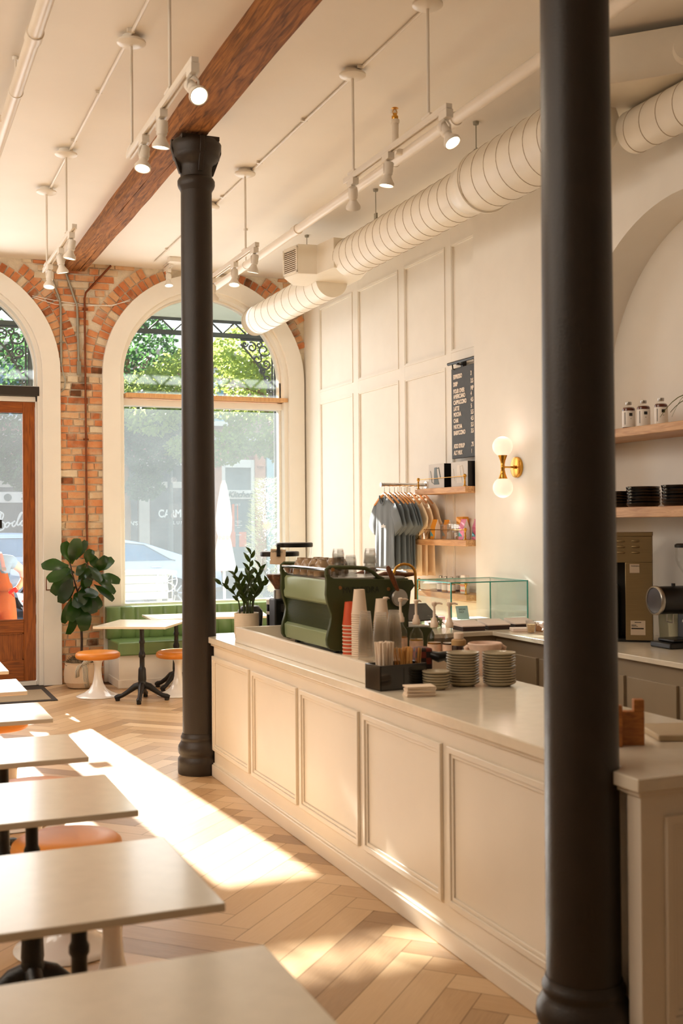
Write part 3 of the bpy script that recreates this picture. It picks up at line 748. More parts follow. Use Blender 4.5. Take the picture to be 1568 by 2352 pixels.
b = MB(); b.box(-.045, .045, -.013, -.007, -.055, .055); b.build('plate', m_trim, sw, bevel=.003)

# ================================================================== CEILING FITTINGS
def head(t, p, aim, n_):
    """one lamp on the track at p, pointing along aim"""
    a = Vector(aim).normalized(); p = Vector(p)
    rel = p-Vector(t.location)
    b = MB(); b.box(rel.x-.02, rel.x+.02, rel.y-.045, rel.y+.045, rel.z-.055, rel.z-.012)
    j = rel+Vector((0, 0, -.05)); k = rel+Vector((.0, -.0, -.12))
    b.tube([j, j+Vector((.026, 0, -.03)), k+Vector((.026, 0, 0))], .006, 6); b.tube([j, j+Vector((-.026, 0, -.03)), k+Vector((-.026, 0, 0))], .006, 6)
    q = a.to_track_quat('Z', 'Y').to_matrix().to_4x4(); b.M = Matrix.Translation(k) @ q
    b.lathe([(.024, -.055), (.028, -.05), (.028, .015), (.022, .022), (.026, .035), (.042, .06), (.046, .068), (.046, .082), (.040, .082), (.036, .07)], 18, cap1=False)
    o = b.build('spot_head', m_fix, t, smooth=40)
    b = MB(); b.M = Matrix.Translation(k) @ q; b.lathe([(.0371, .071), (.02, .076), (.002, .078)], 16, cap0=True); b.build('lamp_lens', m_lampglow, o)
    c = Vector(t.location)+k+a*.10
    lamp('track_spot', 'SPOT', c, 26, (1, .85, .66), target=c+a, size=.03, spot_size=R(95), spot_blend=.7)
def track(label, x, y0, y1, stems, heads, z=3.845):
    t = thing('track_light', label, 'light', (x, (y0+y1)/2, z), 0, 'ceiling track lights')
    T = Vector(t.location)
    b = MB(); yy0, yy1 = y0-T.y, y1-T.y
    b.box(-.018, .018, yy0, yy1, -.008, .018); b.box(-.018, -.007, yy0, yy1, -.018, -.008); b.box(.007, .018, yy0, yy1, -.018, -.008)
    for s in stems: b.box(-.02, .02, s-T.y-.05, s-T.y+.05, .018, .032)
    b.build('track_rail', m_fix, t, bevel=.002)
    for s in stems:
        b = MB(); b.cyl((0, s-T.y, .03), (0, s-T.y, CEIL-.03-z), .0085, seg=10); b.build('stem', m_fix, t)
        b = MB(); b.lathe([(.05, CEIL-z), (.056, CEIL-z-.015), (.056, CEIL-z-.028), (.083, CEIL-z-.03), (.083, CEIL-z-.042), (.06, CEIL-z-.055), (.02, CEIL-z-.06)], 28, (0, s-T.y, 0)); b.build('canopy', m_fix, t, smooth=50)
    for k, (hy, aim) in enumerate(heads): head(t, (x, hy, z), aim, k)
    return t
track('white track light on two stems over the bar, nearest the foreground column', 2.76, 5.22, 6.62, (5.457, 6.492), [(5.26, (.25, -.55, -.9)), (5.98, (-.1, .1, -1)), (6.50, (.25, .55, -.8))])
track('white track light on two stems right of the far column, by the vent duct', 2.74, 8.35, 9.85, (8.643, 9.667), [(8.42, (-.1, .2, -1)), (8.95, (-.1, -.2, -1)), (9.6, (.2, .2, -1))])
track('white track light left of the timber beam, its front lamp glaring at the viewer', 1.385, 5.12, 6.60, (5.60, 6.511), [(5.16, (.16, -.75, -.66)), (5.78, (-.05, .15, -1)), (6.20, (-.18, -.25, -1))])
track('white track light before the brick wall, left of the far beam end', 1.345, 8.30, 9.85, (8.664, 9.706), [(8.45, (-.15, .1, -1)), (8.95, (.2, .1, -1)), (9.55, (-.1, -.2, -1))])
t = track('short white track light against the ceiling in front of the arched window', 2.95, 11.9, 12.2, (), [(12.05, (0, -.2, -1))], z=CEIL-.05)
b = MB(); b.box(-.06, .06, -.30, -.20, .0, .05); b.box(-.02, .02, -.2, .17, .03, .05); b.build('canopy', m_fix, t, bevel=.003)
# conduits that feed the tracks
for x, y0, y1, lab in ((2.79, -3.5, 12.0, 'thin white ceiling conduit linking the track lights over the bar'), (1.37, -3.5, 9.7, 'thin white ceiling conduit linking the track lights left of the beam')):
    t = thing('ceiling_conduit', lab, 'pipe', (x, 6, CEIL-.013))
    b = loc_(MB(), t); b.cyl((x, y0, CEIL-.013), (x, y1, CEIL-.013), .0095, seg=10)
    b.build('tube', m_fix, t)
    b = loc_(MB(), t)
    for k in range(int(y0), int(y1)): b.box(x-.03, x+.012, k+.4, k+.42, CEIL-.02, CEIL-.001)
    b.build('strap', m_fix, t)
# sprinkler mains
m_pipe = mat('painted_pipe', (.90, .86, .80), .35, var=.03)
for x, z, lab, r_ in ((3.30, 4.16, 'fat white sprinkler pipe running above the bar beside the air duct', .036), (.80, 4.30, 'fat white sprinkler pipe at the upper left', .040)):
    t = thing('sprinkler_pipe', lab, 'pipe', (x, 6, z))
    b = loc_(MB(), t); b.cyl((x, -3.9, z), (x, 12.37, z), r_, seg=20)
    b.build('main', m_pipe, t)
    for k in (6.2, 9.0): b = loc_(MB(), t); b.cyl((x, k-.05, z), (x, k+.05, z), r_+.007, seg=20); b.build('coupling', m_pipe, t)
    for k in (7.05, 10.4):
        b = loc_(MB(), t); b.cyl((x, k, z+r_), (x, k, CEIL-.001), .006, seg=8); b.lathe([(.02, CEIL-.02), (.022, CEIL-.001)], 12, (x, k, 0)); b.lathe([(r_+.004, -.012), (r_+.004, .012)], 16, (x, k, z), axis='Y')
        b.build('hanger_rod', m_fix, t)
for (x, y, zt, zb, lab) in ((3.22, 6.86, 4.43, 4.165, 'upright brass sprinkler head on a white riser above the bar'), (.70, 7.55, 4.43, 4.30, 'upright brass sprinkler head on a white riser at the left edge')):
    t = thing('fire_sprinkler', lab, 'sprinkler', (x, y, zb))
    h = zt-zb
    b = MB(); b.cyl((0, 0, -.0), (0, 0, h-.06), .024, seg=14); b.cyl((0, 0, h-.08), (0, 0, h-.055), .030, seg=14); b.cyl((0, 0, 0), ((3.30 if x > 2 else .80)-x, 0, 0), .022, seg=12); b.build('riser', m_pipe, t)
    b = MB(); b.lathe([(.018, h-.055), (.022, h-.045), (.022, h-.03), (.012, h-.025), (.010, h-.01)], 12); b.tube([(.012, 0, h-.02), (.016, 0, h), (.004, 0, h+.02)], .003, 6); b.tube([(-.012, 0, h-.02), (-.016, 0, h), (-.004, 0, h+.02)], .003, 6); b.lathe([(.02, h+.02), (.024, h+.022), (.02, h+.026)], 14)
    b.build('head', m_brass, t)
# spiral air duct
m_duct = mat('painted_duct', (.91, .88, .82), .38, var=.03); m_seam = mat('duct_seam', (.70, .63, .54), .6)
def spiral(name_t, pts, r_, pitch):
    b = MB(); L0 = (pts[1][1]-pts[0][1]); b.M = Matrix.Translation(-Vector(T_.location))
    b.cyl(pts[0], pts[1], r_, seg=48); b.build('duct_tube', m_duct, T_, smooth=60)
    b = MB(); b.M = Matrix.Translation(-Vector(T_.location)); b.mi = 0
    y = pts[0][1]; P = []; n = int(abs(L0)/pitch*32)
    for i in range(n+1):
        a = 2*PI*i/32; P.append((pts[0][0]+(r_+.0005)*math.cos(a), y+L0*i/n, pts[0][2]+(r_+.0005)*math.sin(a)))
    b.tube(P, .0028, 4); b.build('spiral_seam', m_seam, T_)
T_ = thing('air_duct', 'white spiral air duct with a louvred diffuser box, hung along the right wall', 'duct', (3.97, 8, 4.06))
spiral('a', [(3.97, 7.16, 4.075), (3.97, 9.42, 4.075)], .175, .145)
spiral('b', [(3.97, 5.72, 4.085), (3.97, 7.0, 4.085)], .215, .165)
spiral('d', [(4.27, -3.9, 4.05), (4.27, 5.70, 4.05)], .13, .15)
spiral('c', [(4.02, 10.0, 3.99), (4.02, 12.36, 3.99)], .16, .22)
b = loc_(MB(), T_); b.lathe([(.215, 6.98), (.222, 6.985), (.222, 7.0), (.215, 7.005), (.18, 7.15), (.18, 7.20), (.175, 7.205)], 48, (3.97, 0, 4.08), axis='Y'); b.build('reducer', m_duct, T_, smooth=50)
b = loc_(MB(), T_); b.prism([(3.585, 9.74), (3.76, 9.71), (3.80, 9.40), (4.14, 9.40), (4.22, 9.75), (4.22, 10.25), (3.72, 10.25), (3.54, 9.99)], 3.97, 4.24, 'XY'); b.build('diffuser_box', m_duct, T_, bevel=.004)
b = loc_(MB(), T_); b.M = Matrix.Translation(-Vector(T_.location)+Vector((3.5625, 9.865, 4.105))) @ Matrix.Rotation(R(100.2), 4, 'Z') @ Matrix.Scale(.88, 4)
b.box(-.145, .145, -.002, .016, -.135, -.115); b.box(-.145, .145, -.002, .016, .115, .135); b.box(-.145, -.125, -.002, .016, -.135, .135); b.box(.125, .145, -.002, .016, -.135, .135)
gr = b.build('grille', m_duct, T_, bevel=.002)
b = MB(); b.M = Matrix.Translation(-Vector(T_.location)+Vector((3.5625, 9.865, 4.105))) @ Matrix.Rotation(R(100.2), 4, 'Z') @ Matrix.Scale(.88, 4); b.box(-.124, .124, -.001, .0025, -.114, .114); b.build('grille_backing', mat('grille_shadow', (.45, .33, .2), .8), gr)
b = MB(); b.M = Matrix.Translation(-Vector(T_.location)+Vector((3.5625, 9.865, 4.105))) @ Matrix.Rotation(R(100.2), 4, 'Z') @ Matrix.Scale(.88, 4)
for k in range(11): b.box(-.124, .124, .003, .014, -.105+k*.021, -.097+k*.021)
b.build('louvre', m_duct, gr)
for y, r_ in ((7.035, .19), (8.768, .175), (10.42, .14)):
    b = loc_(MB(), T_); b.cyl((3.93, y, 4.10+r_), (3.93, y, CEIL), .004, seg=8); b.lathe([(.02, CEIL-.02), (.022, CEIL-.001)], 12, (3.93, y, 0)); b.box(3.922, 3.938, y-.02, y+.02, 4.06+r_, 4.13+r_); b.build('hanger_rod', m_conduit, T_)
b = loc_(MB(), T_); b.prism([(3.956, 5.36), (4.46, 4.85), (4.49, 5.9), (3.76, 5.9), (3.84, 5.47)], 4.19, 4.46, 'XY'); b.build('branch_box', m_duct, T_, bevel=.003)
b = MB(); b.M = Matrix.Translation(Vector((4.21, 5.09, 4.32))-Vector(T_.location)) @ Vector((-.71, -.70, 0)).to_track_quat('Z', 'Y').to_matrix().to_4x4()
b.lathe([(.10, -.01), (.105, .0), (.09, .012), (.09, .06)], 32, cap1=True); b.build('collar', m_duct, T_, smooth=50)
# ================================================================== ON THE BAR
TOP = .9325
# ---- espresso machine
m_mach = mat('olive_green_enamel', (.235, .265, .12), .42, var=.05, bump=.04, bscale=200)
m_sage = mat('satin_sage_metal', (.60, .65, .50), .28, metal=.15, var=.03, stretch=(1, 30, 1))
m_mesh = mat('dark_green_mesh', (.25, .29, .17), .45, metal=.3, var=.12, scale=120)
em = thing('espresso_machine', 'large olive-green espresso machine on the bar, cups and glasses stacked on its top', 'coffee machine', (2.75, 6.55, TOP))
ER = Vector((2.75, 6.55, TOP))
def em_(): b = MB(); b.M = Matrix.Translation(-ER); return b
side = [(2.425, 1.40), (2.432, 1.37), (2.432, 1.34), (2.428, 1.28), (2.436, 1.235), (2.448, 1.20), (2.460, 1.165), (2.460, 1.14), (2.452, 1.10), (2.439, 1.06), (2.431, 1.02), (2.434, .985), (2.45, .962), (2.485, .950), (3.09, .945), (3.125, .962), (3.13, 1.02), (3.115, 1.055), (3.085, 1.065), (2.945, 1.07), (2.965, 1.20), (2.975, 1.285), (3.0, 1.315), (2.985, 1.352), (2.86, 1.356), (2.765, 1.362), (2.48, 1.372), (2.455, 1.385), (2.45, 1.40)]
for y0, y1 in ((6.165, 6.195), (6.955, 6.985)):
    b = em_(); b.prism(side, y0, y1, 'XZ'); b.build('side_plate', m_mach, em, bevel=.004)
    b = em_(); ym = (y0+y1)/2
    b.tube([(2.437, ym, 1.395), (2.438, ym, 1.425), (2.452, ym, 1.438), (2.60, ym, 1.434), (2.68, ym, 1.428), (2.73, ym, 1.405), (2.765, ym, 1.375), (2.80, ym, 1.36)], .0125, 10)
    b.build('side_handle', m_mach, em)
b = em_(); b.box(2.50, 2.97, 6.19, 6.96, 1.06, 1.362); b.box(2.50, 3.10, 6.19, 6.96, .955, 1.06); b.build('body', m_mach, em, bevel=.006)
b = em_(); b.prism([(2.50, 1.362), (2.462, 1.362), (2.450, 1.345), (2.452, 1.28), (2.444, 1.262), (2.448, 1.228), (2.462, 1.215), (2.50, 1.215)], 6.196, 6.954, 'XZ'); b.build('upper_panel', m_sage, em, bevel=.003)
b = em_(); b.box(2.470, 2.50, 6.196, 6.954, 1.06, 1.22)
for k in range(16): b.box(2.466, 2.471, 6.2, 6.95, 1.065+k*.0095, 1.069+k*.0095)
b.build('mesh_panel', m_mesh, em)
b = em_(); b.prism([(2.50, 1.07), (2.468, 1.065), (2.448, 1.05), (2.450, .985), (2.46, .962), (2.50, .962)], 6.196, 6.954, 'XZ'); b.build('lower_panel', m_sage, em, bevel=.003)
b = em_(); b.cyl((2.443, 6.19, 1.422), (2.443, 6.96, 1.422), .011, seg=12); b.build('cup_rail', m_chrome, em); b = em_(); b.cyl((2.96, 6.19, 1.40), (2.96, 6.96, 1.40), .007, seg=10); b.build('cup_rail', m_chrome, em)
b = em_(); b.box(2.465, 2.95, 6.2, 6.95, 1.362, 1.372); b.build('cup_tray', m_steel, em)
b = em_()
for fx in (2.52, 3.05):
    for fy in (6.24, 6.9): b.cyl((fx, fy, TOP), (fx, fy, .957), .02, .016, 12)
b.build('foot', m_black, em)
b = em_()
for x, z in ((2.515, 1.318), (2.825, 1.302), (2.47, 1.425)): b.cyl((x, 6.166, z), (x, 6.160, z), .011, seg=12)
b.build('bolt', mat('copper_bolt', (.62, .45, .28), .4, metal=.8), em)
text_obj('maker_name', 'MVP HYDRA', .052, mat('embossed_green', (.12, .15, .075), .5), em, Vector((2.53, 6.1645, 1.285))-ER, (PI/2, 0, 0), .0015, sx=.82)
b = em_(); b.cyl((2.879, 6.165, 1.25), (2.879, 6.120, 1.25), .052, seg=32); b.cyl((2.879, 6.12, 1.25), (2.879, 6.116, 1.25), .047, seg=32); b.build('group_cap', m_steel, em, bevel=.003)
b = em_(); b.tube([(2.868, 6.125, 1.292), (2.835, 6.12, 1.36), (2.805, 6.118, 1.425), (2.798, 6.118, 1.44)], [.011, .016, .015, .008], 10); b.build('paddle', m_walnut, em)
for y, x1, z1 in ((6.40, 3.02, 1.375), (6.72, 2.94, 1.395)):
    b = em_(); b.tube([(2.84, y, 1.362), (2.9, y-.02, 1.38), (x1, y-.06, z1), (x1+.05, y-.08, z1+.003)], [.010, .016, .017, .010], 10); b.build('paddle', m_walnut, em)
b = em_(); P = [(2.868, 6.2, 1.36), (2.872, 6.19, 1.40)]
for k in range(9): a = PI-PI*k/8; P.append((2.944+.072*math.cos(a), 6.19, 1.385+.062*math.sin(a)))
P += [(3.018, 6.19, 1.30), (3.016, 6.19, 1.12)]
b.tube(P, .0085, 10); b.cyl((3.016, 6.19, 1.12), (3.016, 6.19, 1.10), .011, .007, 10); b.build('steam_wand', m_brass, em)
b = em_()
for y in (6.42, 6.76): b.lathe([(.034, 1.07), (.036, 1.075), (.036, 1.14), (.03, 1.15)], 18, (3.02, y, 0)); b.box(2.95, 3.0, y-.03, y+.03, 1.15, 1.24)
b.build('group_head', m_chrome, em)
b = em_(); b.box(2.96, 3.12, 6.21, 6.94, 1.060, 1.068); b.build('drip_tray', m_steel, em)

# ---- cups and glasses on the machine
m_cup = mat('tan_glazed_stoneware', (.60, .49, .36), .18, var=.06, coat=.4)
def cup_proto(label, loc):
    t = thing('coffee_cup', label, 'cup', loc, 0, 'upturned cups on the espresso machine')
    b = MB(); b.lathe([(.048, 0), (.050, .003), (.049, .02), (.043, .045), (.032, .062), (.026, .066), (.026, .074), (.022, .074), (.020, .068), (.002, .067)], 28, cap0=False)
    b.lathe([(.048, 0), (.044, .03), (.034, .055), (.002, .062)], 28, cap0=False); b.build('bowl', m_cup, t, smooth=60)
    b = MB(); b.tube([(.047, 0, .018), (.066, 0, .018), (.072, 0, .032), (.062, 0, .048), (.041, 0, .05)], .0055, 8); b.build('handle', m_cup, t)
    return t
cupspots = [(2.52, 6.82, 'far left by the front rail'), (2.522, 6.70, 'second along the front rail'), (2.525, 6.58, 'third along the front rail'), (2.52, 6.46, 'fourth along the front rail, nearest the glasses'), (2.645, 6.86, 'far corner of the second row'), (2.645, 6.74, 'middle of the second row'), (2.65, 6.61, 'second row, behind the third front cup'), (2.775, 6.80, 'back row, far end')]
c0 = None
for i, (x, y, s) in enumerate(cupspots):
    lab = 'upturned tan cup on the espresso machine, '+s
    if c0 is None: c0 = cup_proto(lab, (x, y, 1.3725)); c0.scale = (1.12, 1.12, 1.42)
    else: dup(c0, (x, y, 1.3725), rnd.uniform(0, 6), lab)
m_tumbler = glass('tumbler_glass', (.86, .86, .85), gloss=1.3, fres=1.6)
def tumbler(loc, label):
    b = MB(); b.lathe([(.040, 0), (.041, .004), (.037, .035), (.036, .06), (.031, .085), (.029, .09), (.002, .09)], 10, cap0=False, cap1=False)
    b.lathe([(.037, 0), (.034, .035), (.033, .06), (.028, .08), (.002, .082)], 10, cap0=False, cap1=False)
    o = b.build('glass_tumbler', m_tumbler, smooth=20); o.location = loc
    return tag(o, label, 'glass', 'upturned glasses on the espresso machine')
g0 = None
for (x, y, n_, nm) in ((2.56, 6.30, 3, 'tall front stack'), (2.665, 6.36, 2, 'short middle stack'), (2.75, 6.26, 3, 'right-hand stack')):
    for k in range(n_):
        lab = 'clear ridged glass in the '+nm+' on the espresso machine, '+ordw(n_-1-k, n_)
        if g0 is None: g0 = tumbler((x, y, 1.3725+k*.04), lab)
        else: dup(g0, (x, y, 1.3725+k*.04), .5*k, lab)

# ---- grinders, tins, plant
def grinder(label, x, y, dz):
    t = thing('coffee_grinder', label, 'grinder', (x, y, TOP), 0, 'hopper grinders beside the espresso machine')
    b = MB(); b.box(-.08, .08, -.09, .09, 0, .05); b.box(-.055, .055, -.055, .07, .05, .27+dz); b.build('body', m_blackmetal, t, bevel=.01)
    b = MB(); b.lathe([(.035, .262+dz), (.042, .267+dz), (.042, .325+dz), (.036, .33+dz)], 20); b.box(-.014, .014, -.11, -.055, .18, .23); b.build('collar', m_steel, t)
    b = MB(); b.lathe([(.036, .33+dz), (.042, .345+dz), (.105, .44+dz), (.120, .50+dz), (.124, .555+dz)], 28, cap0=False, cap1=False); b.build('hopper', m_clear, t, smooth=50)
    b = MB(); b.lathe([(.034, .332+dz), (.040, .346+dz), (.092, .425+dz), (.085, .432+dz), (.01, .43+dz)], 24); b.build('beans', mat('roasted_beans', (.40, .22, .10), .3, var=.4, scale=70, bump=.8, bscale=90), t)
    b = MB(); b.lathe([(.128, .55+dz), (.130, .555+dz), (.130, .577+dz), (.124, .582+dz), (.002, .584+dz)], 28); b.build('lid', m_black, t)
    return t
gA = grinder('black grinder with a clear hopper and paper tag, beyond the espresso machine', 2.50, 7.185, -.005)
gB = grinder('taller black grinder with a clear hopper, behind the tagged grinder', 2.74, 7.56, .045)
b = MB(); b.box(-.05, .05, -.0015, .0015, -.07, .03); tg = tag(b.build('price_tag', mat('kraft_paper', (.88, .78, .66), .7)), 'cream paper tag clipped to the lid of the nearer grinder', 'tag'); tg.location = (2.44, 7.045, TOP+.565); tg.rotation_euler = (0, R(4), R(-12))
text_obj('tag_text', 'ESPRESSO', .017, m_black, tg, (-.045, -.002, .008), (PI/2, 0, 0), .0003)
b = MB(); b.box(-.012, .012, -.006, .006, -.03, .05); tag(b.build('tag_clip', m_black, bevel=.003), 'black clip holding the paper tag on the nearer grinder', 'clip').location = (2.44, 7.038, TOP+.578)
def tin(label, x, y, h_, stripe):
    t = thing('coffee_tin', label, 'tin', (x, y, TOP), 0)
    b = MB(); b.lathe([(.050, 0), (.052, .003), (.052, h_), (.050, h_+.002)], 28); b.build('can', m_black, t)
    for z0, z1 in stripe: b = MB(); b.lathe([(.0525, z0), (.0528, z0+.001), (.0528, z1-.001), (.0525, z1)], 28, cap0=False, cap1=False); b.build('band', m_white, t)
    b = MB(); b.lathe([(.053, h_), (.054, h_+.003), (.054, h_+.016), (.048, h_+.02), (.002, h_+.021)], 28); b.build('lid', m_white, t)
tin('black tin with white bands and a white lid beside the counter plant', 2.585, 7.56, .215, [(.0, .012), (.13, .152), (.20, .215)])
t = thing('knock_box', 'round black knock box behind the white plant pot', 'container', (2.42, 7.59, TOP))
b = MB(); b.lathe([(.075, 0), (.082, .005), (.090, .14), (.086, .16), (.06, .19), (.002, .2)], 28); b.build('drum', m_black, t)
b = MB(); b.cyl((-.086, 0, .15), (.086, 0, .15), .012, seg=12); b.build('bar', m_blackmetal, t)
zz = thing('zz_plant', 'small dark-leaved plant in a white ribbed pot at the far end of the bar', 'plant', (2.29, 7.26, TOP))
m_pot = mat('white_ribbed_pot', (.88, .81, .71), .5, var=.03); m_potb = mat('tan_pot_base', (.72, .55, .38), .6)
b = MB(); pr = [(.076, .03)]
for k in range(11): pr += [(.081, .032+k*.0125), (.083, .038+k*.0125), (.081, .0435+k*.0125)]
pr += [(.082, .172), (.075, .172), (.07, .155)]
b.lathe(pr, 32); b.build('pot', m_pot, zz, smooth=50)
b = MB(); b.lathe([(.072, 0), (.076, .004), (.078, .031), (.07, .032)], 28); b.build('pot_base', m_potb, zz)
b = MB(); b.lathe([(.071, .15), (.06, .16), (.002, .163)], 20); b.build('soil', mat('potting_soil', (.10, .07, .045), .95, var=.4, scale=80, bump=.8), zz)
m_zz = leafmat('zz_leaf', (.11, .17, .055), (.35, .45, .06), .2, .3)
b = MB(); bs = MB()
for (dx, dy, hh, nl, lean) in ((-.16, .02, .20, 7, 1), (-.10, -.03, .27, 8, 1), (-.03, .03, .22, 8, 1), (.02, -.02, .40, 9, 1), (.05, .03, .26, 8, 1), (.10, 0, .30, 9, 1), (.15, -.02, .22, 8, 1), (-.06, -.05, .16, 7, 1), (.07, -.05, .2, 7, 1)):
    base = Vector((dx*.25, dy, .16)); tipp = Vector((dx*1.0, dy*2, .16+hh)); P = []
    for k in range(7):
        s = k/6; P.append(base.lerp(tipp, s)+Vector((-dx*.25*math.sin(PI*s), 0, .02*math.sin(PI*s))))
    bs.tube(P, [.006-.0007*k for k in range(7)], 6)
    for k in range(nl):
        s = .35+.65*k/(nl-1); i = min(5, int(s*6)); q = P[i].lerp(P[i+1], s*6-i); d = (P[min(6, i+1)]-P[i]).normalized()
        sd = (1 if k % 2 else -1); out = Vector((sd*.8, rnd.uniform(-.6, .3), .55+.4*s))
        leafgrid(b, q, d*.5+out, (0, -1, .3), rnd.uniform(.055, .085), .027, .3, .35, .001, 5, 3, 'oval', rnd.uniform(-.5, .5))
bs.build('stems', mat('zz_stem', (.20, .25, .09), .5), zz); b.build('foliage', m_zz, zz, smooth=80, recalc=False)

# ---- paper and plastic cups
m_paper = mat('white_paper_cup', (.91, .83, .74), .55, var=.02); m_redcup = mat('red_paper_cup', (.78, .30, .14), .55, var=.04)
m_clearcup = glass('clear_plastic_cup', (.95, .94, .92), milk=.16, milkcol=(1, .97, .92), gloss=.8, fres=1.4)
def cup_mesh(m, rt_, rb, h_, name, rim=.0016):
    b = MB(); b.mi = 1 if isinstance(m, list) else 0
    b.lathe([(rt_, 0), (rt_+rim, .002), (rt_+rim, .006), (rt_-.0004, .007)], 28, cap0=False, cap1=False); b.mi = 0
    b.lathe([(rt_-.0004, .007), (rb, h_), (rb-.002, h_), (rb-.003, h_-.006), (.002, h_-.006)], 28, cap0=False, cap1=False)
    return b.build(name, m, smooth=40)
def cup_stack(proto, x, y, n_, pitch, desc, group, cat='cup'):
    for k in range(n_):
        lab = desc+', '+ordw(n_-1-k, n_)
        if k == 0: o = proto; o.location = (x, y, TOP)
        else: o = proto.copy(); COL.objects.link(o); o.location = (x, y, TOP+k*pitch)
        tag(o, lab, cat, group)
cup_stack(cup_mesh([m_redcup, m_paper], .046, .031, .14, 'paper_cup'), 2.545, 6.085, 9, .021, 'red paper cup in the stack against the espresso machine', 'red paper cups')
cup_stack(cup_mesh(m_paper, .046, .031, .145, 'paper_cup'), 2.575, 6.02, 20, .0125, 'white paper cup in the taller white stack', 'white paper cups')
cup_stack(cup_mesh(m_paper, .046, .031, .14, 'paper_cup'), 2.69, 5.97, 16, .0125, 'white paper cup in the shorter white stack', 'white paper cups')
cup_stack(cup_mesh(m_clearcup, .041, .028, .13, 'plastic_cup'), 2.50, 5.76, 12, .0135, 'clear plastic cup in the left clear stack', 'clear plastic cups')
cup_stack(cup_mesh(m_clearcup, .045, .030, .13, 'plastic_cup'), 2.53, 5.62, 13, .0125, 'clear plastic cup in the middle clear stack', 'clear plastic cups')
cup_stack(cup_mesh(m_clearcup, .042, .029, .13, 'plastic_cup'), 2.63, 5.67, 14, .012, 'clear plastic cup in the right clear stack', 'clear plastic cups')

# ---- black caddy with straws and stirrers
cd_ = thing('black_caddy', 'black open box on the bar, holding white straws and wooden stirrers', 'box', (2.235, 4.80, TOP), R(6))
b = MB()
b.box(-.125, .125, -.07, -.062, 0, .115); b.box(-.125, .125, .062, .07, 0, .115); b.box(-.125, -.117, -.07, .07, 0, .115); b.box(.117, .125, -.07, .07, 0, .115); b.box(-.125, .125, -.07, .07, 0, .006); b.box(-.004, .004, -.07, .07, 0, .10)
b.build('tray', mat('glossy_black_acrylic', (.07, .065, .06), .12, var=.05, coat=.5), cd_, bevel=.002)
m_straw = mat('white_paper_straw', (.93, .86, .78), .5, var=.02); m_stir = mat('bamboo_stirrer', (.80, .60, .33), .6, var=.15, scale=20)
st0 = None; k = 0
for i in range(26):
    a = rnd.random()*2*PI; r_ = .035*math.sqrt(rnd.random()); x = 2.185+r_*math.cos(a); y = 4.815+r_*math.sin(a)
    if st0 is None:
        b = MB(); b.cyl((0, 0, 0), (0, 0, .205), .0052, seg=8); st0 = b.build('paper_straw', m_straw); o = st0
    else: o = st0.copy(); COL.objects.link(o)
    o.location = (x, y, TOP+.008); o.rotation_euler = (rnd.uniform(-.06, .06), rnd.uniform(-.06, .1), 0)
    tag(o, 'white wrapped straw standing upright in the left half of the black caddy', 'straw', 'white straws in the caddy')
s0 = None
for i in range(40):
    x = 2.255+.085*rnd.random(); y = 4.80+rnd.uniform(-.045, .045)
    if s0 is None:
        b = MB(); b.box(-.003, .003, -.0009, .0009, 0, .175); s0 = b.build('wooden_stirrer', m_stir); o = s0
    else: o = s0.copy(); COL.objects.link(o)
    o.location = (x, y, TOP+.008); o.rotation_euler = (rnd.uniform(-.08, .08), (x-2.297)*2.6+rnd.uniform(-.05, .05), rnd.uniform(0, 3))
    tag(o, 'thin wooden stirrer fanned out in the right half of the black caddy', 'stirrer', 'wooden stirrers in the caddy')

# ---- syrup bottles with pumps
m_amberglass = glass('amber_glass', (.55, .25, .08), gloss=.8, fres=1.45)
def pump_bottle(label, x, y, liquid, fill, neck=True):
    t = thing('syrup_bottle', label, 'bottle', (x, y, TOP), R(rnd.uniform(-40, 40)), 'syrup bottles with white pumps')
    b = MB(); b.lathe([(.036, 0), (.038, .004), (.038, .135), (.034, .155), (.018, .178), (.014, .19), (.014, .205)], 24, cap1=False); b.build('bottle', m_clear, t, smooth=50)
    b = MB(); b.lathe([(.034, .003), (.0365, .006), (.0365, fill), (.002, fill)], 24); b.build('syrup', liquid, t)
    b = MB(); b.lathe([(.0385, .04), (.0388, .042), (.0388, .11), (.0385, .112)], 24, cap0=False, cap1=False); b.build('label', m_lab, t)
    b = MB(); b.lathe([(.020, .20), (.0215, .203), (.0215, .225), (.016, .232), (.013, .25), (.0075, .255), (.0065, .31), (.009, .315), (.013, .318), (.014, .333), (.009, .337), (.002, .338)], 18); b.tube([(0, 0, .328), (.03, 0, .330), (.045, 0, .324)], [.006, .0055, .004], 8); b.build('pump', m_pumpw, t, smooth=50)
m_lab = mat('red_white_label', (.86, .72, .62), .6, var=.25, scale=25); m_pumpw = mat('ivory_pump', (.93, .85, .77), .4, var=.02)
liq = lambda n_, c: mat(n_, c, .15, var=.05, coat=.6)
for x, y, nm, c in ((2.72, 5.98, 'half hidden behind the straws', (.50, .33, .10)), (2.76, 5.86, 'above the wooden stirrers', (.62, .40, .12)), (2.77, 5.68, 'holding pale golden syrup, left of the amber ones', (.62, .45, .16)), (2.78, 5.48, 'holding amber syrup with a red label', (.55, .34, .09)), (2.84, 5.42, 'holding dark brown syrup, beside the dark capped bottle', (.16, .06, .03))):
    pump_bottle('clear syrup bottle with a white pump, '+nm, x, y, liq('syrup_'+str(int(y*100)), c), .12)
t = thing('sauce_bottle', 'dark brown sauce bottle with a white screw cap, right of the pump bottles', 'bottle', (2.82, 5.28, TOP))
b = MB(); b.lathe([(.035, 0), (.037, .004), (.037, .12), (.03, .135)], 24); b.build('bottle', liq('dark_sauce', (.16, .055, .03)), t)
b = MB(); b.lathe([(.037, .122), (.038, .125), (.038, .148), (.03, .155)], 24); b.build('collar', mat('tan_collar', (.70, .56, .38), .4), t)
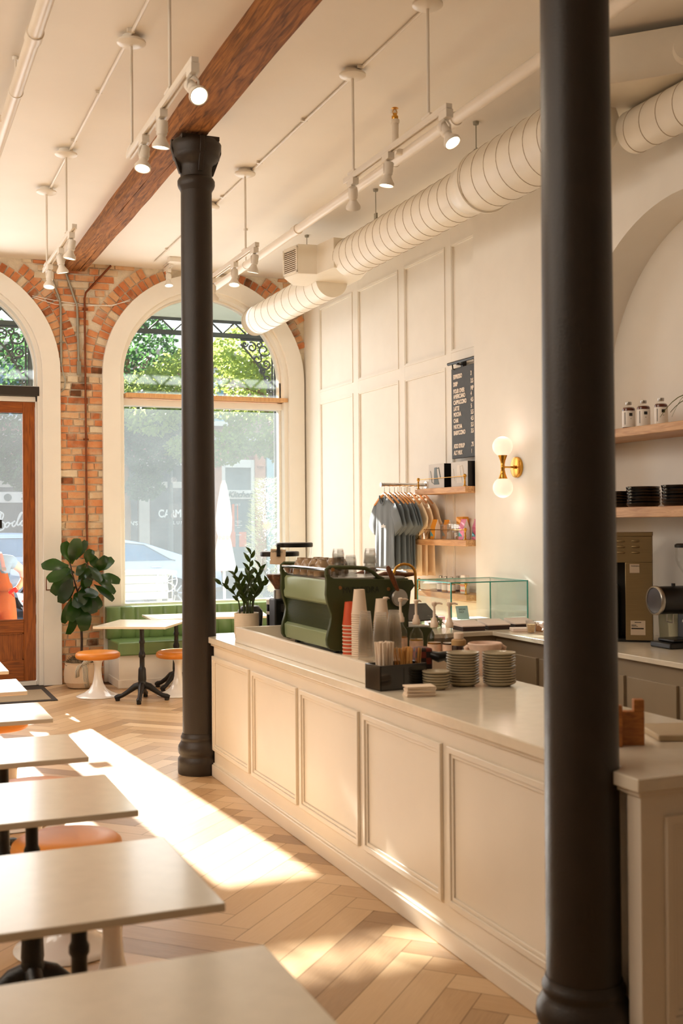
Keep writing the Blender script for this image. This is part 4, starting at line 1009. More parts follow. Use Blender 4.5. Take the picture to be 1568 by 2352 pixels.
b = MB(); b.lathe([(.024, .155), (.026, .158), (.026, .185), (.023, .188), (.002, .188)], 20); b.build('cap', m_pumpw, t)
t = thing('plaid_napkin_holder', 'dark red and black plaid napkin holder beside the small plates', 'holder', (2.44, 4.93, TOP), R(-8))
m_plaid = bpy.data.materials.new('red_plaid'); m_plaid.use_nodes = True; n_ = m_plaid.node_tree.nodes; L_ = m_plaid.node_tree.links
tx = n_.new('ShaderNodeTexCoord'); ck = n_.new('ShaderNodeTexChecker'); ck.inputs['Scale'].default_value = 34; ck.inputs[1].default_value = (*lin((.42, .12, .05)), 1); ck.inputs[2].default_value = (*lin((.12, .05, .04)), 1)
L_.new(tx.outputs['Object'], ck.inputs['Vector']); L_.new(ck.outputs[0], n_['Principled BSDF'].inputs['Base Color'])
b = MB(); b.box(-.05, .035, -.045, .045, 0, .165); b.build('cover', m_plaid, t, bevel=.012)
b = MB(); b.tube([(.03, -.03, .13), (.06, -.05, .12), (.10, -.045, .125), (.11, -.03, .10)], [.02, .026, .024, .012], 10); b.build('strap', m_black, t)
nk = MB(); nk.box(-.045, .045, -.028, .028, 0, .105); nk.box(-.04, .05, -.022, .034, .105, .125)
o = tag(nk.build('napkin_pack', mat('white_napkin', (.92, .84, .75), .8, var=.03), bevel=.006), 'white napkin pack standing between the plaid holder and the tall plate stack', 'napkins'); o.location = (2.57, 5.02, TOP); o.rotation_euler.z = R(-8)
# folded napkins lying on the bar edge
nps = [(.0, 'top'), (0, 'second'), (0, 'third'), (0, 'fourth'), (0, 'fifth'), (0, 'bottom')]
for k in range(6):
    b = MB()
    for q in range(2): b.box(-.065, .065, -.042, .042, q*.0036, q*.0036+.0032)
    o = tag(b.build('folded_napkin', bpy.data.materials['white_napkin'], bevel=.0015), 'folded white napkin in the low pile on the bar edge, '+ordw(5-k, 6), 'napkin', 'folded napkins on the bar edge')
    o.location = (2.225+rnd.uniform(-.004, .004), 4.535+rnd.uniform(-.004, .004), TOP+k*.0078); o.rotation_euler.z = R(-14+rnd.uniform(-4, 4))

# ---- plate stacks
m_plate = mat('sand_glazed_plate', (.63, .575, .47), .2, var=.05, coat=.3)
def plate_mesh(r_, h_):
    b = MB(); b.lathe([(r_*.62, 0), (r_*.66, .0), (r_*.70, .003), (r_*.93, h_*.55), (r_, h_*.80), (r_*1.005, h_*.95), (r_*.985, h_), (r_*.92, h_*.82), (r_*.70, .006), (.002, .005)], 44)
    return b.build('dessert_plate', m_plate, smooth=50)
def plate_stack(x, y, r_, n_, pitch, desc, group):
    p0 = plate_mesh(r_, .021)
    for k in range(n_):
        o = p0 if k == 0 else p0.copy()
        if k: COL.objects.link(o)
        o.location = (x+rnd.uniform(-.0015, .0015), y+rnd.uniform(-.0015, .0015), TOP+k*pitch)
        tag(o, desc+', '+ordw(n_-1-k, n_), 'plate', group)
plate_stack(2.385, 4.685, .064, 6, .0125, 'small sand-coloured saucer in the low left stack', 'saucers in the low stack')
plate_stack(2.55, 4.735, .077, 12, .0123, 'sand-coloured plate in the middle stack', 'plates in the middle stack')
plate_stack(2.70, 4.66, .078, 12, .0123, 'sand-coloured plate in the right-hand tall stack', 'plates in the right-hand stack')
# ---- marbled crock
m_marb = mat('pink_marbled_clay', (.89, .77, .69), .45, var=.22, scale=14, bump=.1)
t = thing('marbled_crock', 'pink-and-white marbled crock with two lug handles behind the plate stacks', 'crock', (2.83, 5.02, TOP))
b = MB(); b.lathe([(.058, 0), (.062, .005), (.076, .12), (.085, .135), (.087, .155), (.082, .16), (.077, .152), (.07, .12), (.055, .012), (.002, .01)], 36); b.build('vessel', m_marb, t, smooth=50)
for s in (-1, 1):
    b = MB(); a = R(-22); b.M = Matrix.Rotation(a, 4, 'Z'); b.tube([(s*.074, 0, .105), (s*.092, 0, .12), (s*.098, 0, .134), (s*.084, 0, .142)], [.012, .013, .012, .01], 10); b.build('lug_handle', m_marb, t)
t = MB(); t.box(-.09, .09, -.05, .05, 0, .014); o = tag(t.build('black_scale', m_black, bevel=.004), 'flat black scale lying behind the sauce bottle', 'scale'); o.location = (2.78, 5.15, TOP)

# ---- glass display case and what stands round it
GX0, GX1, GY0, GY1, GZ = 3.83, 4.465, 7.28, 7.83, 1.255
m_case = glass('case_glass', (.955, .985, .975), gloss=.9, fres=1.45)
m_edge = mat('teal_glass_edge', (.20, .62, .56), .15, var=.04, coat=.5)
gc = thing('display_case', 'frameless glass display case with teal edges on the rear worktop', 'display case', (GX0, GY0, TOP))
g_ = lambda: loc_(MB(), gc)
b = g_(); th = .006
b.box(GX0, GX0+th, GY0, GY1, TOP, GZ); b.box(GX1-th, GX1, GY0, GY1, TOP, GZ); b.box(GX0, GX1, GY0, GY0+th, TOP, GZ); b.box(GX0, GX1, GY1-th, GY1, TOP, GZ)
b.build('side_pane', m_case, gc)
b = g_(); b.box(GX0, GX1, GY0, GY1, GZ, GZ+th); b.build('top_pane', m_case, gc)
b = g_(); e = .004
for (x, y) in ((GX0, GY0), (GX1, GY0), (GX0, GY1), (GX1, GY1)): b.box(x-e, x+e, y-e, y+e, TOP, GZ+th)
for z in (GZ+th*.5,):
    b.box(GX0, GX1, GY0-e, GY0+e, z-e, z+e); b.box(GX0, GX1, GY1-e, GY1+e, z-e, z+e); b.box(GX0-e, GX0+e, GY0, GY1, z-e, z+e); b.box(GX1-e, GX1+e, GY0, GY1, z-e, z+e)
b.build('polished_edge', m_edge, gc)
m_choc = mat('dark_brown_card', (.20, .115, .095), .6, var=.05); m_whitebox = mat('white_card', (.93, .86, .83), .5, var=.02)
for k, (x, y) in enumerate(((3.89, 7.14), (4.10, 7.15), (4.325, 7.16))):
    lab = 'flat white-topped brown box before the glass case, '+['left of three', 'middle of three', 'right of three'][k]
    t = thing('pastry_box', lab, 'box', (x, y-.0, TOP), R(-4), 'pastry boxes in front of the glass case')
    b = MB(); b.box(-.085, .085, -.10, .08, 0, .028); b.build('base', m_choc, t, bevel=.002)
    b = MB(); b.prism([(-.098, .028), (.085, .028), (.085, .062), (-.098, .036)], -.088, .088, 'YZ'); b.build('lid', m_whitebox, t, bevel=.002)
o = tag(MB().box(-.13, .13, -.09, .09, 0, .045).build('cake_tray', m_whitebox, bevel=.01), 'long white tray inside the glass case', 'tray'); o.location = (4.13, 7.55, TOP)
t = thing('price_card', 'pale blue tilted card propped inside the glass case', 'card', (4.02, 7.45, TOP+.046)); b = MB(); b.M = Matrix.Rotation(R(-18), 4, 'X'); b.box(-.05, .05, -.001, .001, 0, .10); b.build('card', mat('pale_blue_card', (.72, .83, .84), .6), t)
text_obj('card_text', 'BREAK\nFAST', .02, m_black, t, (-.035, .006, .065), (PI/2-R(18), 0, 0), .0003)
o = tag(MB().box(-.06, .06, -.04, .04, 0, .05).build('pink_box', mat('pink_card', (.86, .55, .62), .6), bevel=.003), 'pink carton at the left end inside the glass case', 'carton'); o.location = (3.92, 7.70, TOP)
# tablet till, tip jar
t = thing('tablet_till', 'dark tablet till tilted on a silver stand, right of the espresso machine', 'till', (3.66, 7.48, TOP), R(8))
b = MB(); b.box(-.09, .09, -.07, .07, 0, .012); b.box(-.05, .05, -.02, .03, .012, .10); b.build('stand', m_steel, t, bevel=.006)
b = MB(); b.M = Matrix.Translation((0, -.02, .10)) @ Matrix.Rotation(R(38), 4, 'X'); b.prism([(-.14, -.085), (.14, -.085), (.11, .10), (-.11, .10)], 0, .012, 'XY'); b.build('tablet', mat('dark_tablet', (.20, .165, .15), .3), t, bevel=.006)
t = thing('tip_jar', 'clear square jar of crumpled banknotes beside the tablet till', 'jar', (3.755, 7.38, TOP), R(10))
b = MB(); b.box(-.055, .055, -.045, .045, 0, .09); b.build('jar', m_clear, t, bevel=.006)
b = MB(); m_note = mat('crumpled_banknotes', (.62, .64, .48), .8, var=.45, scale=40)
for i in range(26):
    p = Vector((rnd.uniform(-.035, .035), rnd.uniform(-.028, .028), rnd.uniform(.01, .07))); q = [p]
    leafgrid(b, p, (rnd.uniform(-1, 1), rnd.uniform(-1, 1), rnd.uniform(-.4, .6)), (0, 0, 1), .045, .04, .8, .5, .004, 4, 3, 'oval')
b.build('banknotes', m_note, t, recalc=False)
# things by the wall on the rear worktop
m_kraft = mat('brown_kraft_box', (.62, .45, .29), .6, var=.06)
t = thing('doughnut_box', 'brown bakery box with a white lid and script lettering, against the wall by the column', 'box', (4.38, 6.72, TOP), R(6)); b = MB(); b.box(-.11, .10, -.14, .14, 0, .055); b.build('base', m_kraft, t, bevel=.003)
b = MB(); b.box(-.113, .103, -.143, .143, .055, .068); b.build('lid', m_whitebox, t, bevel=.003)
text_obj('box_lettering', 'Sterr', .05, m_whitebox, t, (-.06, -.142, .012), (PI/2, 0, 0), .0004, shear=.3)
t = thing('paper_parcel', 'crumpled white paper parcel on the rear worktop beside the brown box', 'parcel', (4.20, 6.52, TOP+.012))
b = MB()
for i in range(14): leafgrid(b, (rnd.uniform(-.06, .06), rnd.uniform(-.06, .06), rnd.uniform(.02, .04)), (rnd.uniform(-1, 1), rnd.uniform(-1, 1), rnd.uniform(.0, .5)), (0, 0, 1), .09, .08, .5, .4, .008, 5, 4, 'oval')
b.build('paper', m_whitebox, t, recalc=False, smooth=20)
t = thing('glass_of_spoons', 'small clear glass holding tan sticks on the rear worktop', 'glass', (4.16, 6.74, TOP)); b = MB(); b.lathe([(.026, 0), (.028, .003), (.038, .085)], 18, cap1=False); b.build('tumbler', m_tumbler, t)
b = MB(); b.lathe([(.022, .004), (.031, .06), (.002, .062)], 16); b.build('sugar', mat('tan_sugar', (.85, .70, .52), .8, var=.2, scale=60), t)
o = tag(MB().box(-.10, .05, -.07, .07, 0, .022).build('napkin_tray', m_whitebox, bevel=.004), 'flat white paper tray in the inner corner of the rear worktop', 'tray'); o.location = (4.20, 6.88, TOP); o.rotation_euler.z = R(-20)
# right end of the bar
t = thing('wooden_block', 'small stepped wooden card block on the bar top behind the foreground column', 'holder', (2.40, 3.24, TOP), R(-25))
b = MB(); b.box(-.06, .035, -.018, .018, 0, .115); b.box(.0, .035, -.018, .018, .115, .155); b.build('block', woodmat('honey_wood', (.55, .31, .10), (.72, .45, .18), .5, 4, (3, 12, 12)), t, bevel=.002)
b = MB(); b.box(-.075, -.045, -.05, -.02, 0, .14); b.build('post', bpy.data.materials['honey_wood'], t, bevel=.002)
o = tag(MB().box(-.16, .16, -.12, .12, 0, .022).build('stone_board', mat('beige_stone_board', (.72, .64, .52), .5, var=.05), bevel=.004), 'beige stone serving board lying on the bar top at the right edge', 'board'); o.location = (2.70, 3.30, TOP); o.rotation_euler.z = R(-20)
# ================================================================== RIGHT WALL
# menu board
mb = thing('menu_board', 'black hanging menu board with white letters on the panelled wall', 'menu', (4.565, 8.37, 2.25))
m_board = mat('charcoal_board', (.235, .235, .23), .6, var=.08, scale=30); m_letter = mat('white_letters', (.96, .90, .84), .5, var=0)
b = MB(); b.box(-.008, .008, -.25, .255, -.02, .745); b.build('board', m_board, mb, bevel=.004)
lines = [('ESPRESSO', '3', .667), ('DRIP', '3.5', .606), ('POUR OVER', 'MP', .547), ('AMERICANO', '4', .497), ('CAPPUCCINO', '4.5', .444), ('LATTE', '5', .387), ('MOCHA', '5.5', .331), ('CHAI', '4.5', .273), ('MATCHA', '5.5', .215), ('BABYCCINO', '3.5', .157), ('ADD SYRUP', '.75', .012+.0), ('ALT MILK', '1', -.05+.0)]
ys_ = [2.905, 2.842, 2.782, 2.737, 2.687, 2.635, 2.585, 2.533, 2.481, 2.430, 2.318, 2.262]
for (a, p, _), z in zip(lines, ys_):
    text_obj('lettering', a, .050, m_letter, mb, (-.0085, .215, z-2.25), (PI/2, 0, -PI/2), .002, offset=.0016, sx=.72)
    text_obj('price', p, .050, m_letter, mb, (-.0085, -.088, z-2.25), (PI/2, 0, -PI/2), .002, offset=.0016, sx=.72)
b = MB(); b.cyl((-.02, -.28, .79), (-.02, .285, .79), .0135, seg=14); b.build('hanging_rod', m_black, mb)
for y in (.18, -.2):
    b = MB(); b.tube([(-.02, y+.03, .778), (-.02, y+.02, .74), (-.006, y+.015, .735)], .006, 6); b.box(-.03, .05, y-.075, y-.05, .765, .778); b.box(.02, .055, y-.08, y-.045, .74, .80); b.build('bracket', m_black, mb)
# retail shelves with brass rails
SX0, SX1 = 4.415, 4.628
def retail_shelf(label, z, y0=8.13, y1=9.06):
    t = thing('wall_shelf', label, 'shelf', (SX1, y0, z), 0, 'pale wooden shelves under the menu board')
    b = loc_(MB(), t); b.box(SX0, SX1, y0, y1, z-.05, z); b.build('board', m_oak, t, bevel=.003)
    b = loc_(MB(), t); b.cyl((SX0+.012, y0+.01, z+.082), (SX0+.012, y1-.02, z+.082), .0035, seg=8); b.build('rail', m_brass, t)
    for y in (y0+.03, y1-.05):
        b = loc_(MB(), t); b.lathe([(.014, 0), (.014, .006), (.007, .012), (.009, .03), (.006, .05), (.008, .07), (.014, .08), (.014, .09), (.008, .098), (.002, .10)], 14, (SX0+.012, y, z)); b.build('post', m_brass, t)
    return t
SZ = (1.985, 1.548, 1.105)
retail_shelf('top pale wooden shelf with a brass rail, holding two boxed kettles', SZ[0])
retail_shelf('middle pale wooden shelf with a brass rail, holding bagged coffee and glass jars', SZ[1])
retail_shelf('bottom pale wooden shelf with a brass rail, holding short syrup bottles', SZ[2])
# boxed kettles
m_photo = mat('box_grey_front', (.80, .78, .76), .5, var=.03); m_boxblack = mat('box_black_side', (.045, .04, .038), .4); m_skin = mat('skin', (.80, .55, .43), .55, var=.06)
def kettle_box(label, y, kcol, tone):
    t = thing('kettle_box', label, 'box', (4.515, y, SZ[0]+.0005), 0, 'boxed kettles on the top shelf')
    b = MB(); b.box(-.065, .065, -.143, .143, 0, .205); b.build('carton', m_boxblack, t, bevel=.001)
    b = MB(); b.box(-.0665, -.065, -.142, .143, .001, .204); b.build('front_panel', m_photo, t)
    b = MB(); x = -.067; b.M = Matrix.Scale(1.5, 4, (0, 1, 0))
    b.prism([(-.04+.005, .03), (.0, .03), (.035-.005, .03), (.028, .12), (.024, .175), (-.006, .178), (-.01, .12)], x-.0012, x, 'YZ')
    b.tube([(x, .03, .04), (x, .055, .05), (x, .062, .10), (x, .072, .15)], .0028, 5)
    b.tube([(x, -.002, .165), (x, -.03, .172), (x, -.036, .15), (x, -.052, .08)], .0045, 5); b.build('kettle_picture', kcol, t)
    b = MB(); b.prism([(.02, .17), (.01, .205), (.05, .205), (.055, .15)], -.1442, -.143, 'XZ'); b.build('hand_picture', m_skin, t)
kettle_box('boxed kettle with a dark grey kettle pictured, left on the top shelf', 8.705, mat('printed_grey', (.36, .40, .40), .5), 0)
kettle_box('boxed kettle with a white kettle pictured, right on the top shelf', 8.292, mat('printed_pale', (.86, .83, .80), .5), 0)
# middle shelf: coffee bags, jars
def bagtex(name, base, p2, p3):
    m = bpy.data.materials.new(name); m.use_nodes = True; n = m.node_tree.nodes; L = m.node_tree.links
    t = n.new('ShaderNodeTexCoord'); vo = n.new('ShaderNodeTexVoronoi'); vo.inputs['Scale'].default_value = 30; L.new(t.outputs['Object'], vo.inputs['Vector'])
    sp_ = n.new('ShaderNodeSeparateXYZ'); L.new(t.outputs['Object'], sp_.inputs[0]); r = n.new('ShaderNodeValToRGB'); cr = r.color_ramp; cr.interpolation = 'CONSTANT'
    cr.elements[0].color = (*lin(base), 1); cr.elements[1].position = .55; cr.elements[1].color = (*lin(p2), 1); e = cr.elements.new(.78); e.color = (*lin(p3), 1)
    L.new(vo.outputs['Color'], r.inputs[0]); mr = n.new('ShaderNodeMapRange'); mr.inputs[1].default_value = .05; mr.inputs[2].default_value = .10; L.new(sp_.outputs['Z'], mr.inputs[0])
    mx = n.new('ShaderNodeMix'); mx.data_type = 'RGBA'; L.new(mr.outputs[0], mx.inputs[0]); L.new(r.outputs[0], mx.inputs[6]); mx.inputs[7].default_value = (*lin(base), 1)
    L.new(mx.outputs[2], n['Principled BSDF'].inputs['Base Color']); n['Principled BSDF'].inputs['Roughness'].default_value = .4
    return m
m_orb = bagtex('orange_printed_bag', (.88, .58, .18), (.86, .70, .35), (.35, .60, .65)); m_pkb = bagtex('pink_printed_bag', (.82, .42, .55), (.93, .75, .40), (.25, .60, .65)); m_bagw = mat('white_bag_side', (.90, .86, .82), .5, var=.02)
def coffee_bag(label, y, x, m, h_=.17, rz=0):
    t = thing('coffee_bag', label, 'bag', (x, y, SZ[1]+.0005), rz, 'coffee bags on the middle shelf')
    b = MB(); b.prism([(-.03, 0), (.03, 0), (.026, h_*.6), (.004, h_*.94), (.004, h_), (-.004, h_), (-.004, h_*.94), (-.026, h_*.6)], -.046, .046, 'XZ'); b.build('pouch', m_bagw, t, bevel=.004)
    b = MB(); P = [(-.0312, .002), (-.0272, h_*.6), (-.0055, h_*.94), (-.0055, h_)]
    for (xa, za), (xb, zb) in zip(P[:-1], P[1:]): b.quad((xa, .044, za), (xa, -.044, za), (xb, -.044, zb), (xb, .044, zb))
    b.build('printed_front', m, t, recalc=False)
coffee_bag('orange patterned coffee bag, left end of the middle shelf', 8.77, 4.47, m_orb)
coffee_bag('orange patterned coffee bag behind the first, half hidden by the glass jars', 8.685, 4.54, m_orb, .165)
coffee_bag('pink patterned coffee bag, right of the glass jars', 8.255, 4.47, m_pkb)
coffee_bag('pink patterned coffee bag at the right end by the plain wall', 8.165, 4.545, m_pkb)
m_jar = glass('pressed_jar_glass', (.90, .90, .89), milk=.18, milkcol=(1, .97, .93), gloss=1.3, fres=1.6)
for (y, x, h_, s) in ((8.545, 4.455, .125, 'left of the pair in front'), (8.43, 4.46, .13, 'right of the pair in front')):
    t = thing('glass_jar', 'clear square glass jar on the middle shelf, '+s, 'jar', (x, y, SZ[1]+.0005), 0, 'glass jars on the middle shelf')
    b = MB(); b.box(-.04, .04, -.042, .042, 0, h_); b.build('jar', m_jar, t, bevel=.008)
    b = MB(); b.lathe([(.03, h_), (.034, h_+.002), (.034, h_+.018), (.002, h_+.019)], 16); b.build('lid', m_clear, t)
o = tag(MB().box(-.03, .03, -.055, .055, 0, .19).build('orange_carton', m_orb, bevel=.003), 'small orange carton standing behind the glass jars', 'carton'); o.location = (4.585, 8.50, SZ[1]+.0005)
# bottom shelf: short bottles and white pouch
m_shortlab = mat('pale_bottle_label', (.92, .86, .84), .6, var=.06, scale=30)
def short_bottle(label, y, x, col, nm):
    t = thing('short_bottle', label, 'bottle', (x, y, SZ[2]+.0005), R(rnd.uniform(-20, 20)), 'short syrup bottles on the bottom shelf')
    b = MB(); b.lathe([(.032, 0), (.034, .003), (.034, .085), (.026, .10), (.013, .11), (.012, .12)], 22, cap1=False); b.build('bottle', m_clear, t, smooth=50)
    b = MB(); b.lathe([(.031, .002), (.0325, .004), (.0325, .086), (.002, .088)], 22); b.build('syrup', mat(nm, col, .2, coat=.5), t)
    b = MB(); b.lathe([(.0345, .018), (.0348, .019), (.0348, .066), (.0345, .067)], 22, cap0=False, cap1=False); b.build('label', m_shortlab, t)
    b = MB(); b.lathe([(.015, .115), (.016, .117), (.016, .132), (.014, .134), (.002, .135)], 18); b.build('cap', m_steel, t)
for i, (y, x, c, s) in enumerate(((8.68, 4.47, (.42, .15, .10), 'red syrup, leftmost'), (8.565, 4.455, (.78, .55, .22), 'golden syrup, second from left in front'), (8.45, 4.45, (.70, .42, .14), 'amber syrup, third from left in front'), (8.56, 4.57, (.35, .10, .07), 'dark red syrup, behind the golden one'), (8.42, 4.56, (.75, .50, .18), 'golden syrup, at the back right'))):
    short_bottle('short bottle of '+s+' on the bottom shelf', y, x, c, 'shelf_syrup_%d' % i)
t = thing('white_pouch', 'rounded white paper pouch with a pink band, right end of the bottom shelf', 'pouch', (4.48, 8.27, SZ[2]+.0005))
b = MB(); b.prism([(-.045, 0), (.045, 0), (.042, .13), (.032, .155), (-.032, .155), (-.042, .13)], -.022, .022, 'YZ'); b.build('pouch', m_bagw, t, bevel=.006)
b = MB(); b.box(-.0232, -.022, -.03, .044, .06, .075); b.box(-.0232, -.022, -.03, .044, .02, .035); b.build('band', mat('coral_band', (.93, .60, .52), .6), t)
# rod and T-shirts
t = thing('clothes_rod', 'short chrome clothes rod sticking out of the panelled wall with T-shirts hanging from it', 'rod', (4.63, 9.2, 2.03))
b = MB(); b.cyl((0, 0, 0), (-.47, 0, 0), .0155, seg=18); b.build('tube', m_chrome, t)
b = MB(); b.cyl((-.47, 0, 0), (-.48, 0, 0), .021, seg=18); b.build('end_cap', m_chrome, t)
b = MB(); b.cyl((0, 0, 0), (-.04, 0, 0), .032, seg=20); b.build('wall_flange', m_chrome, t)
m_tee = mat('slate_jersey', (.375, .415, .45), .85, var=.06, scale=12, bump=.15, bscale=300, sheen=.2); m_teec = mat('cream_jersey', (.92, .82, .68), .85, var=.05, bump=.15, bscale=300, sheen=.2)
m_hang = woodmat('beech_hanger', (.80, .54, .29), (.88, .64, .38), .4, 4)
def tshirt(label, x, m, seed, ln=.66, drop=0):
    r = random.Random(seed)
    h = thing('wooden_hanger', 'pale wooden hanger holding '+label, 'hanger', (x, 9.2, 2.03), 0, 'wooden hangers on the chrome rod')
    b = MB(); b.tube([(0, .0, .0185), (0, .019, 0), (0, .012, -.018), (0, 0, -.03), (0, 0, -.075)], .0022, 6); b.build('hook', m_chrome, h)
    b = MB()
    b.tube([(0, -.215, -.178), (0, -.10, -.118), (0, 0, -.078), (0, .10, -.118), (0, .215, -.178)], [.008, .012, .015, .012, .008], 8); b.build('bar', m_hang, h)
    t = thing('t_shirt', label+', hanging on the chrome rod', 't-shirt', (x, 9.2, 2.03), R(r.uniform(-4, 4)), 'T-shirts on the rod')
    b = MB(); nz = 16; ny = 21; sides = []
    for s in (-1, 1):
        rows_ = []
        for i in range(nz+1):
            f = i/nz; row = []
            for j in range(ny):
                q = (j/(ny-1)-.5)*2
                sh = -.085-.10*abs(q)**1.2
                if s == -1: sh -= .075*math.exp(-(q/.24)**2)       # front neckline
                else: sh -= .02*math.exp(-(q/.24)**2)
                hw = .225+.01*f
                z = sh*(1-f)+(-.085-ln)*f if i else sh
                y = q*hw
                dep = (.010+.010*f)*(1-abs(q)**3)
                fold = .006*math.sin(q*11+seed*1.7+f*1.2)*f**.6+.006*math.sin(q*23+seed)*f
                row.append(b.v((s*dep+fold, y, z)))
            rows_.append(row)
        sides.append(rows_)
        for i in range(nz):
            for j in range(ny-1): b.f([rows_[i][j], rows_[i][j+1], rows_[i+1][j+1], rows_[i+1][j]])
    for i in range(nz):
        for j in (0, ny-1): b.f([sides[0][i][j], sides[0][i+1][j], sides[1][i+1][j], sides[1][i][j]])
    b.build('body', m, t, smooth=70, solid=.002)
    for s in (-1, 1):
        b = MB(); P = [(0, s*.195, -.185), (0, s*.235, -.255), (r.uniform(-.01, .01), s*.27, -.335), (r.uniform(-.02, .02), s*.30, -.41)]
        pr = None
        for k, (p, wz, wx) in enumerate(zip(P, (.05, .078, .09, .10), (.006, .009, .009, .010))):
            d = Vector((0, s*.45, -.89)); n2 = Vector((0, s*.89, .45)); ring = []
            for a in range(14):
                an = 2*PI*a/14; ring.append(b.v(Vector(p)+n2*(wz*math.cos(an))+Vector((wx*math.sin(an)*(1+.25*math.sin(3*an+seed)), 0, 0))))
            if pr: b.bridge(pr, ring)
            pr = ring
        b.build('sleeve', m, t, smooth=70, solid=.002)
    b = MB(); P = []
    for k in range(13):
        a = PI*k/12; P.append((-.020-.004*math.sin(a), .068*math.cos(a), -.094-.085*math.sin(a)))
    b.tube(P, .006, 6); b.build('collar', m, t)
    return t
xs = [4.185, 4.235, 4.283, 4.318, 4.350, 4.382]
nm_ = ['frontmost slate-blue T-shirt with a small white print', 'second slate-blue T-shirt from the front', 'third slate-blue T-shirt from the front', 'fourth slate-blue T-shirt from the front', 'fifth slate-blue T-shirt from the front', 'rearmost slate-blue T-shirt, next to the cream ones']
for i, (x, s) in enumerate(zip(xs, nm_)):
    t = tshirt(s, x, m_tee, i*3+1)
    if i == 0:
        b = MB(); b.box(-.052, -.047, -.045, -.02, -.36, -.24); text_obj('chest_print', 'coffee', .045, m_white, t, (-.046, -.02, -.38), (PI/2, PI/2*0, -PI/2), .0008, shear=.2); b.bm.free()
for i, (x, s) in enumerate(((4.435, 'cream T-shirt next to the slate-blue ones'), (4.50, 'middle cream T-shirt'), (4.56, 'cream T-shirt nearest the wall'))):
    tshirt(s, x, m_teec, 40+i*5, .72)
# wall sconce
m_globe = mat('opal_globe', (1, .94, .87), .3, emit=.75, ecol=(1, .88, .78), var=0)
sc = thing('wall_sconce', 'brass wall sconce with two glowing opal globes, one above the other', 'wall lamp', (XP, 7.46, 2.105))
b = MB(); b.lathe([(.078, 0), (.080, -.006), (.078, -.02), (.07, -.024), (.002, -.024)], 36, axis='X'); b.build('backplate', m_brass, sc, smooth=40)
b = MB(); b.cyl((-.02, 0, 0), (-.13, 0, 0), .007, seg=12); b.lathe([(.013, -.03), (.015, -.036), (.013, -.042)], 14, axis='X'); b.build('arm', m_brass, sc)
b = MB(); b.lathe([(.045, -.105), (.034, -.085), (.021, -.05), (.014, -.015), (.016, -.012), (.016, .012), (.014, .015), (.021, .05), (.034, .085), (.045, .105)], 28, (-.13, 0, 0)); b.build('stem', m_brass, sc, smooth=60)
for z in (.155, -.155):
    b = MB(); b.sphere((-.13, 0, z), .076, 28); b.build('globe', m_globe, sc, smooth=90)
lamp('sconce_light', 'POINT', (XP-.13, 7.46, 2.38), .42, (1, .74, .62), size=.05); lamp('sconce_light', 'POINT', (XP-.13, 7.46, 1.83), .42, (1, .74, .62), size=.05)

# ================================================================== NICHE SHELVES
for z, tk, lab in ((2.288, .055, 'upper thick oak shelf in the arched niche, three syrup bottles on it'), (1.782, .066, 'lower thick oak shelf in the arched niche, stacks of black plates on it')):
    b = MB(); b.box(4.43, 4.80, 4.375, 6.715, z-tk, z); tag(b.build('niche_shelf', m_oak, bevel=.004), lab, 'shelf')
m_amber = mat('amber_syrup', (.36, .14, .05), .2, coat=.6, var=.05)
def cold_bottle(label, x, y):
    t = thing('coffee_bottle', label, 'bottle', (x, y, 2.2885), R(40), 'labelled bottles on the upper niche shelf')
    b = MB(); b.lathe([(.040, 0), (.042, .004), (.042, .125), (.034, .145), (.018, .153), (.016, .165)], 26, cap1=False); b.build('bottle', m_clear, t, smooth=50)
    b = MB(); b.lathe([(.0395, .003), (.0408, .006), (.0408, .134), (.034, .142), (.002, .143)], 26); b.build('coffee', m_amber, t)
    b = MB(); b.lathe([(.0425, .014), (.0428, .016), (.0428, .118), (.0425, .12)], 26, cap0=False, cap1=False); b.build('label', m_white, t)
    b = MB(); b.M = Matrix.Rotation(R(-180), 4, 'Z'); 
    for (a, z0, z1, w_) in ((.55, .085, .105, .5), (.55, .066, .070, .12), (-.35, .03, .11, .10)):
        P = [(.0436*math.cos(a+w_*k/6-w_/2), .0436*math.sin(a+w_*k/6-w_/2)) for k in range(7)]
        for (p, q) in zip(P[:-1], P[1:]): b.quad((*p, z0), (*q, z0), (*q, z1), (*p, z1))
    b.build('label_print', m_black, t, recalc=False)
    b = MB(); b.lathe([(.019, .160), (.020, .162), (.020, .178), (.018, .18), (.002, .18)], 20); b.build('cap', m_steel, t)
cold_bottle('labelled brown bottle on the upper niche shelf, left of three', 4.55, 6.155)
cold_bottle('labelled brown bottle on the upper niche shelf, middle and nearest the front', 4.58, 6.04)
cold_bottle('labelled brown bottle on the upper niche shelf, right of three', 4.60, 5.89)
sp_ = thing('spider_plant', 'spider plant at the right edge with thin arching leaves over the upper niche shelf', 'plant', (4.60, 5.43, 2.2885))
b = MB(); b.lathe([(.06, 0), (.065, .004), (.08, .13), (.074, .13), (.07, .11), (.002, .11)], 28); b.build('pot', m_pot, sp_, smooth=50)
b = MB()
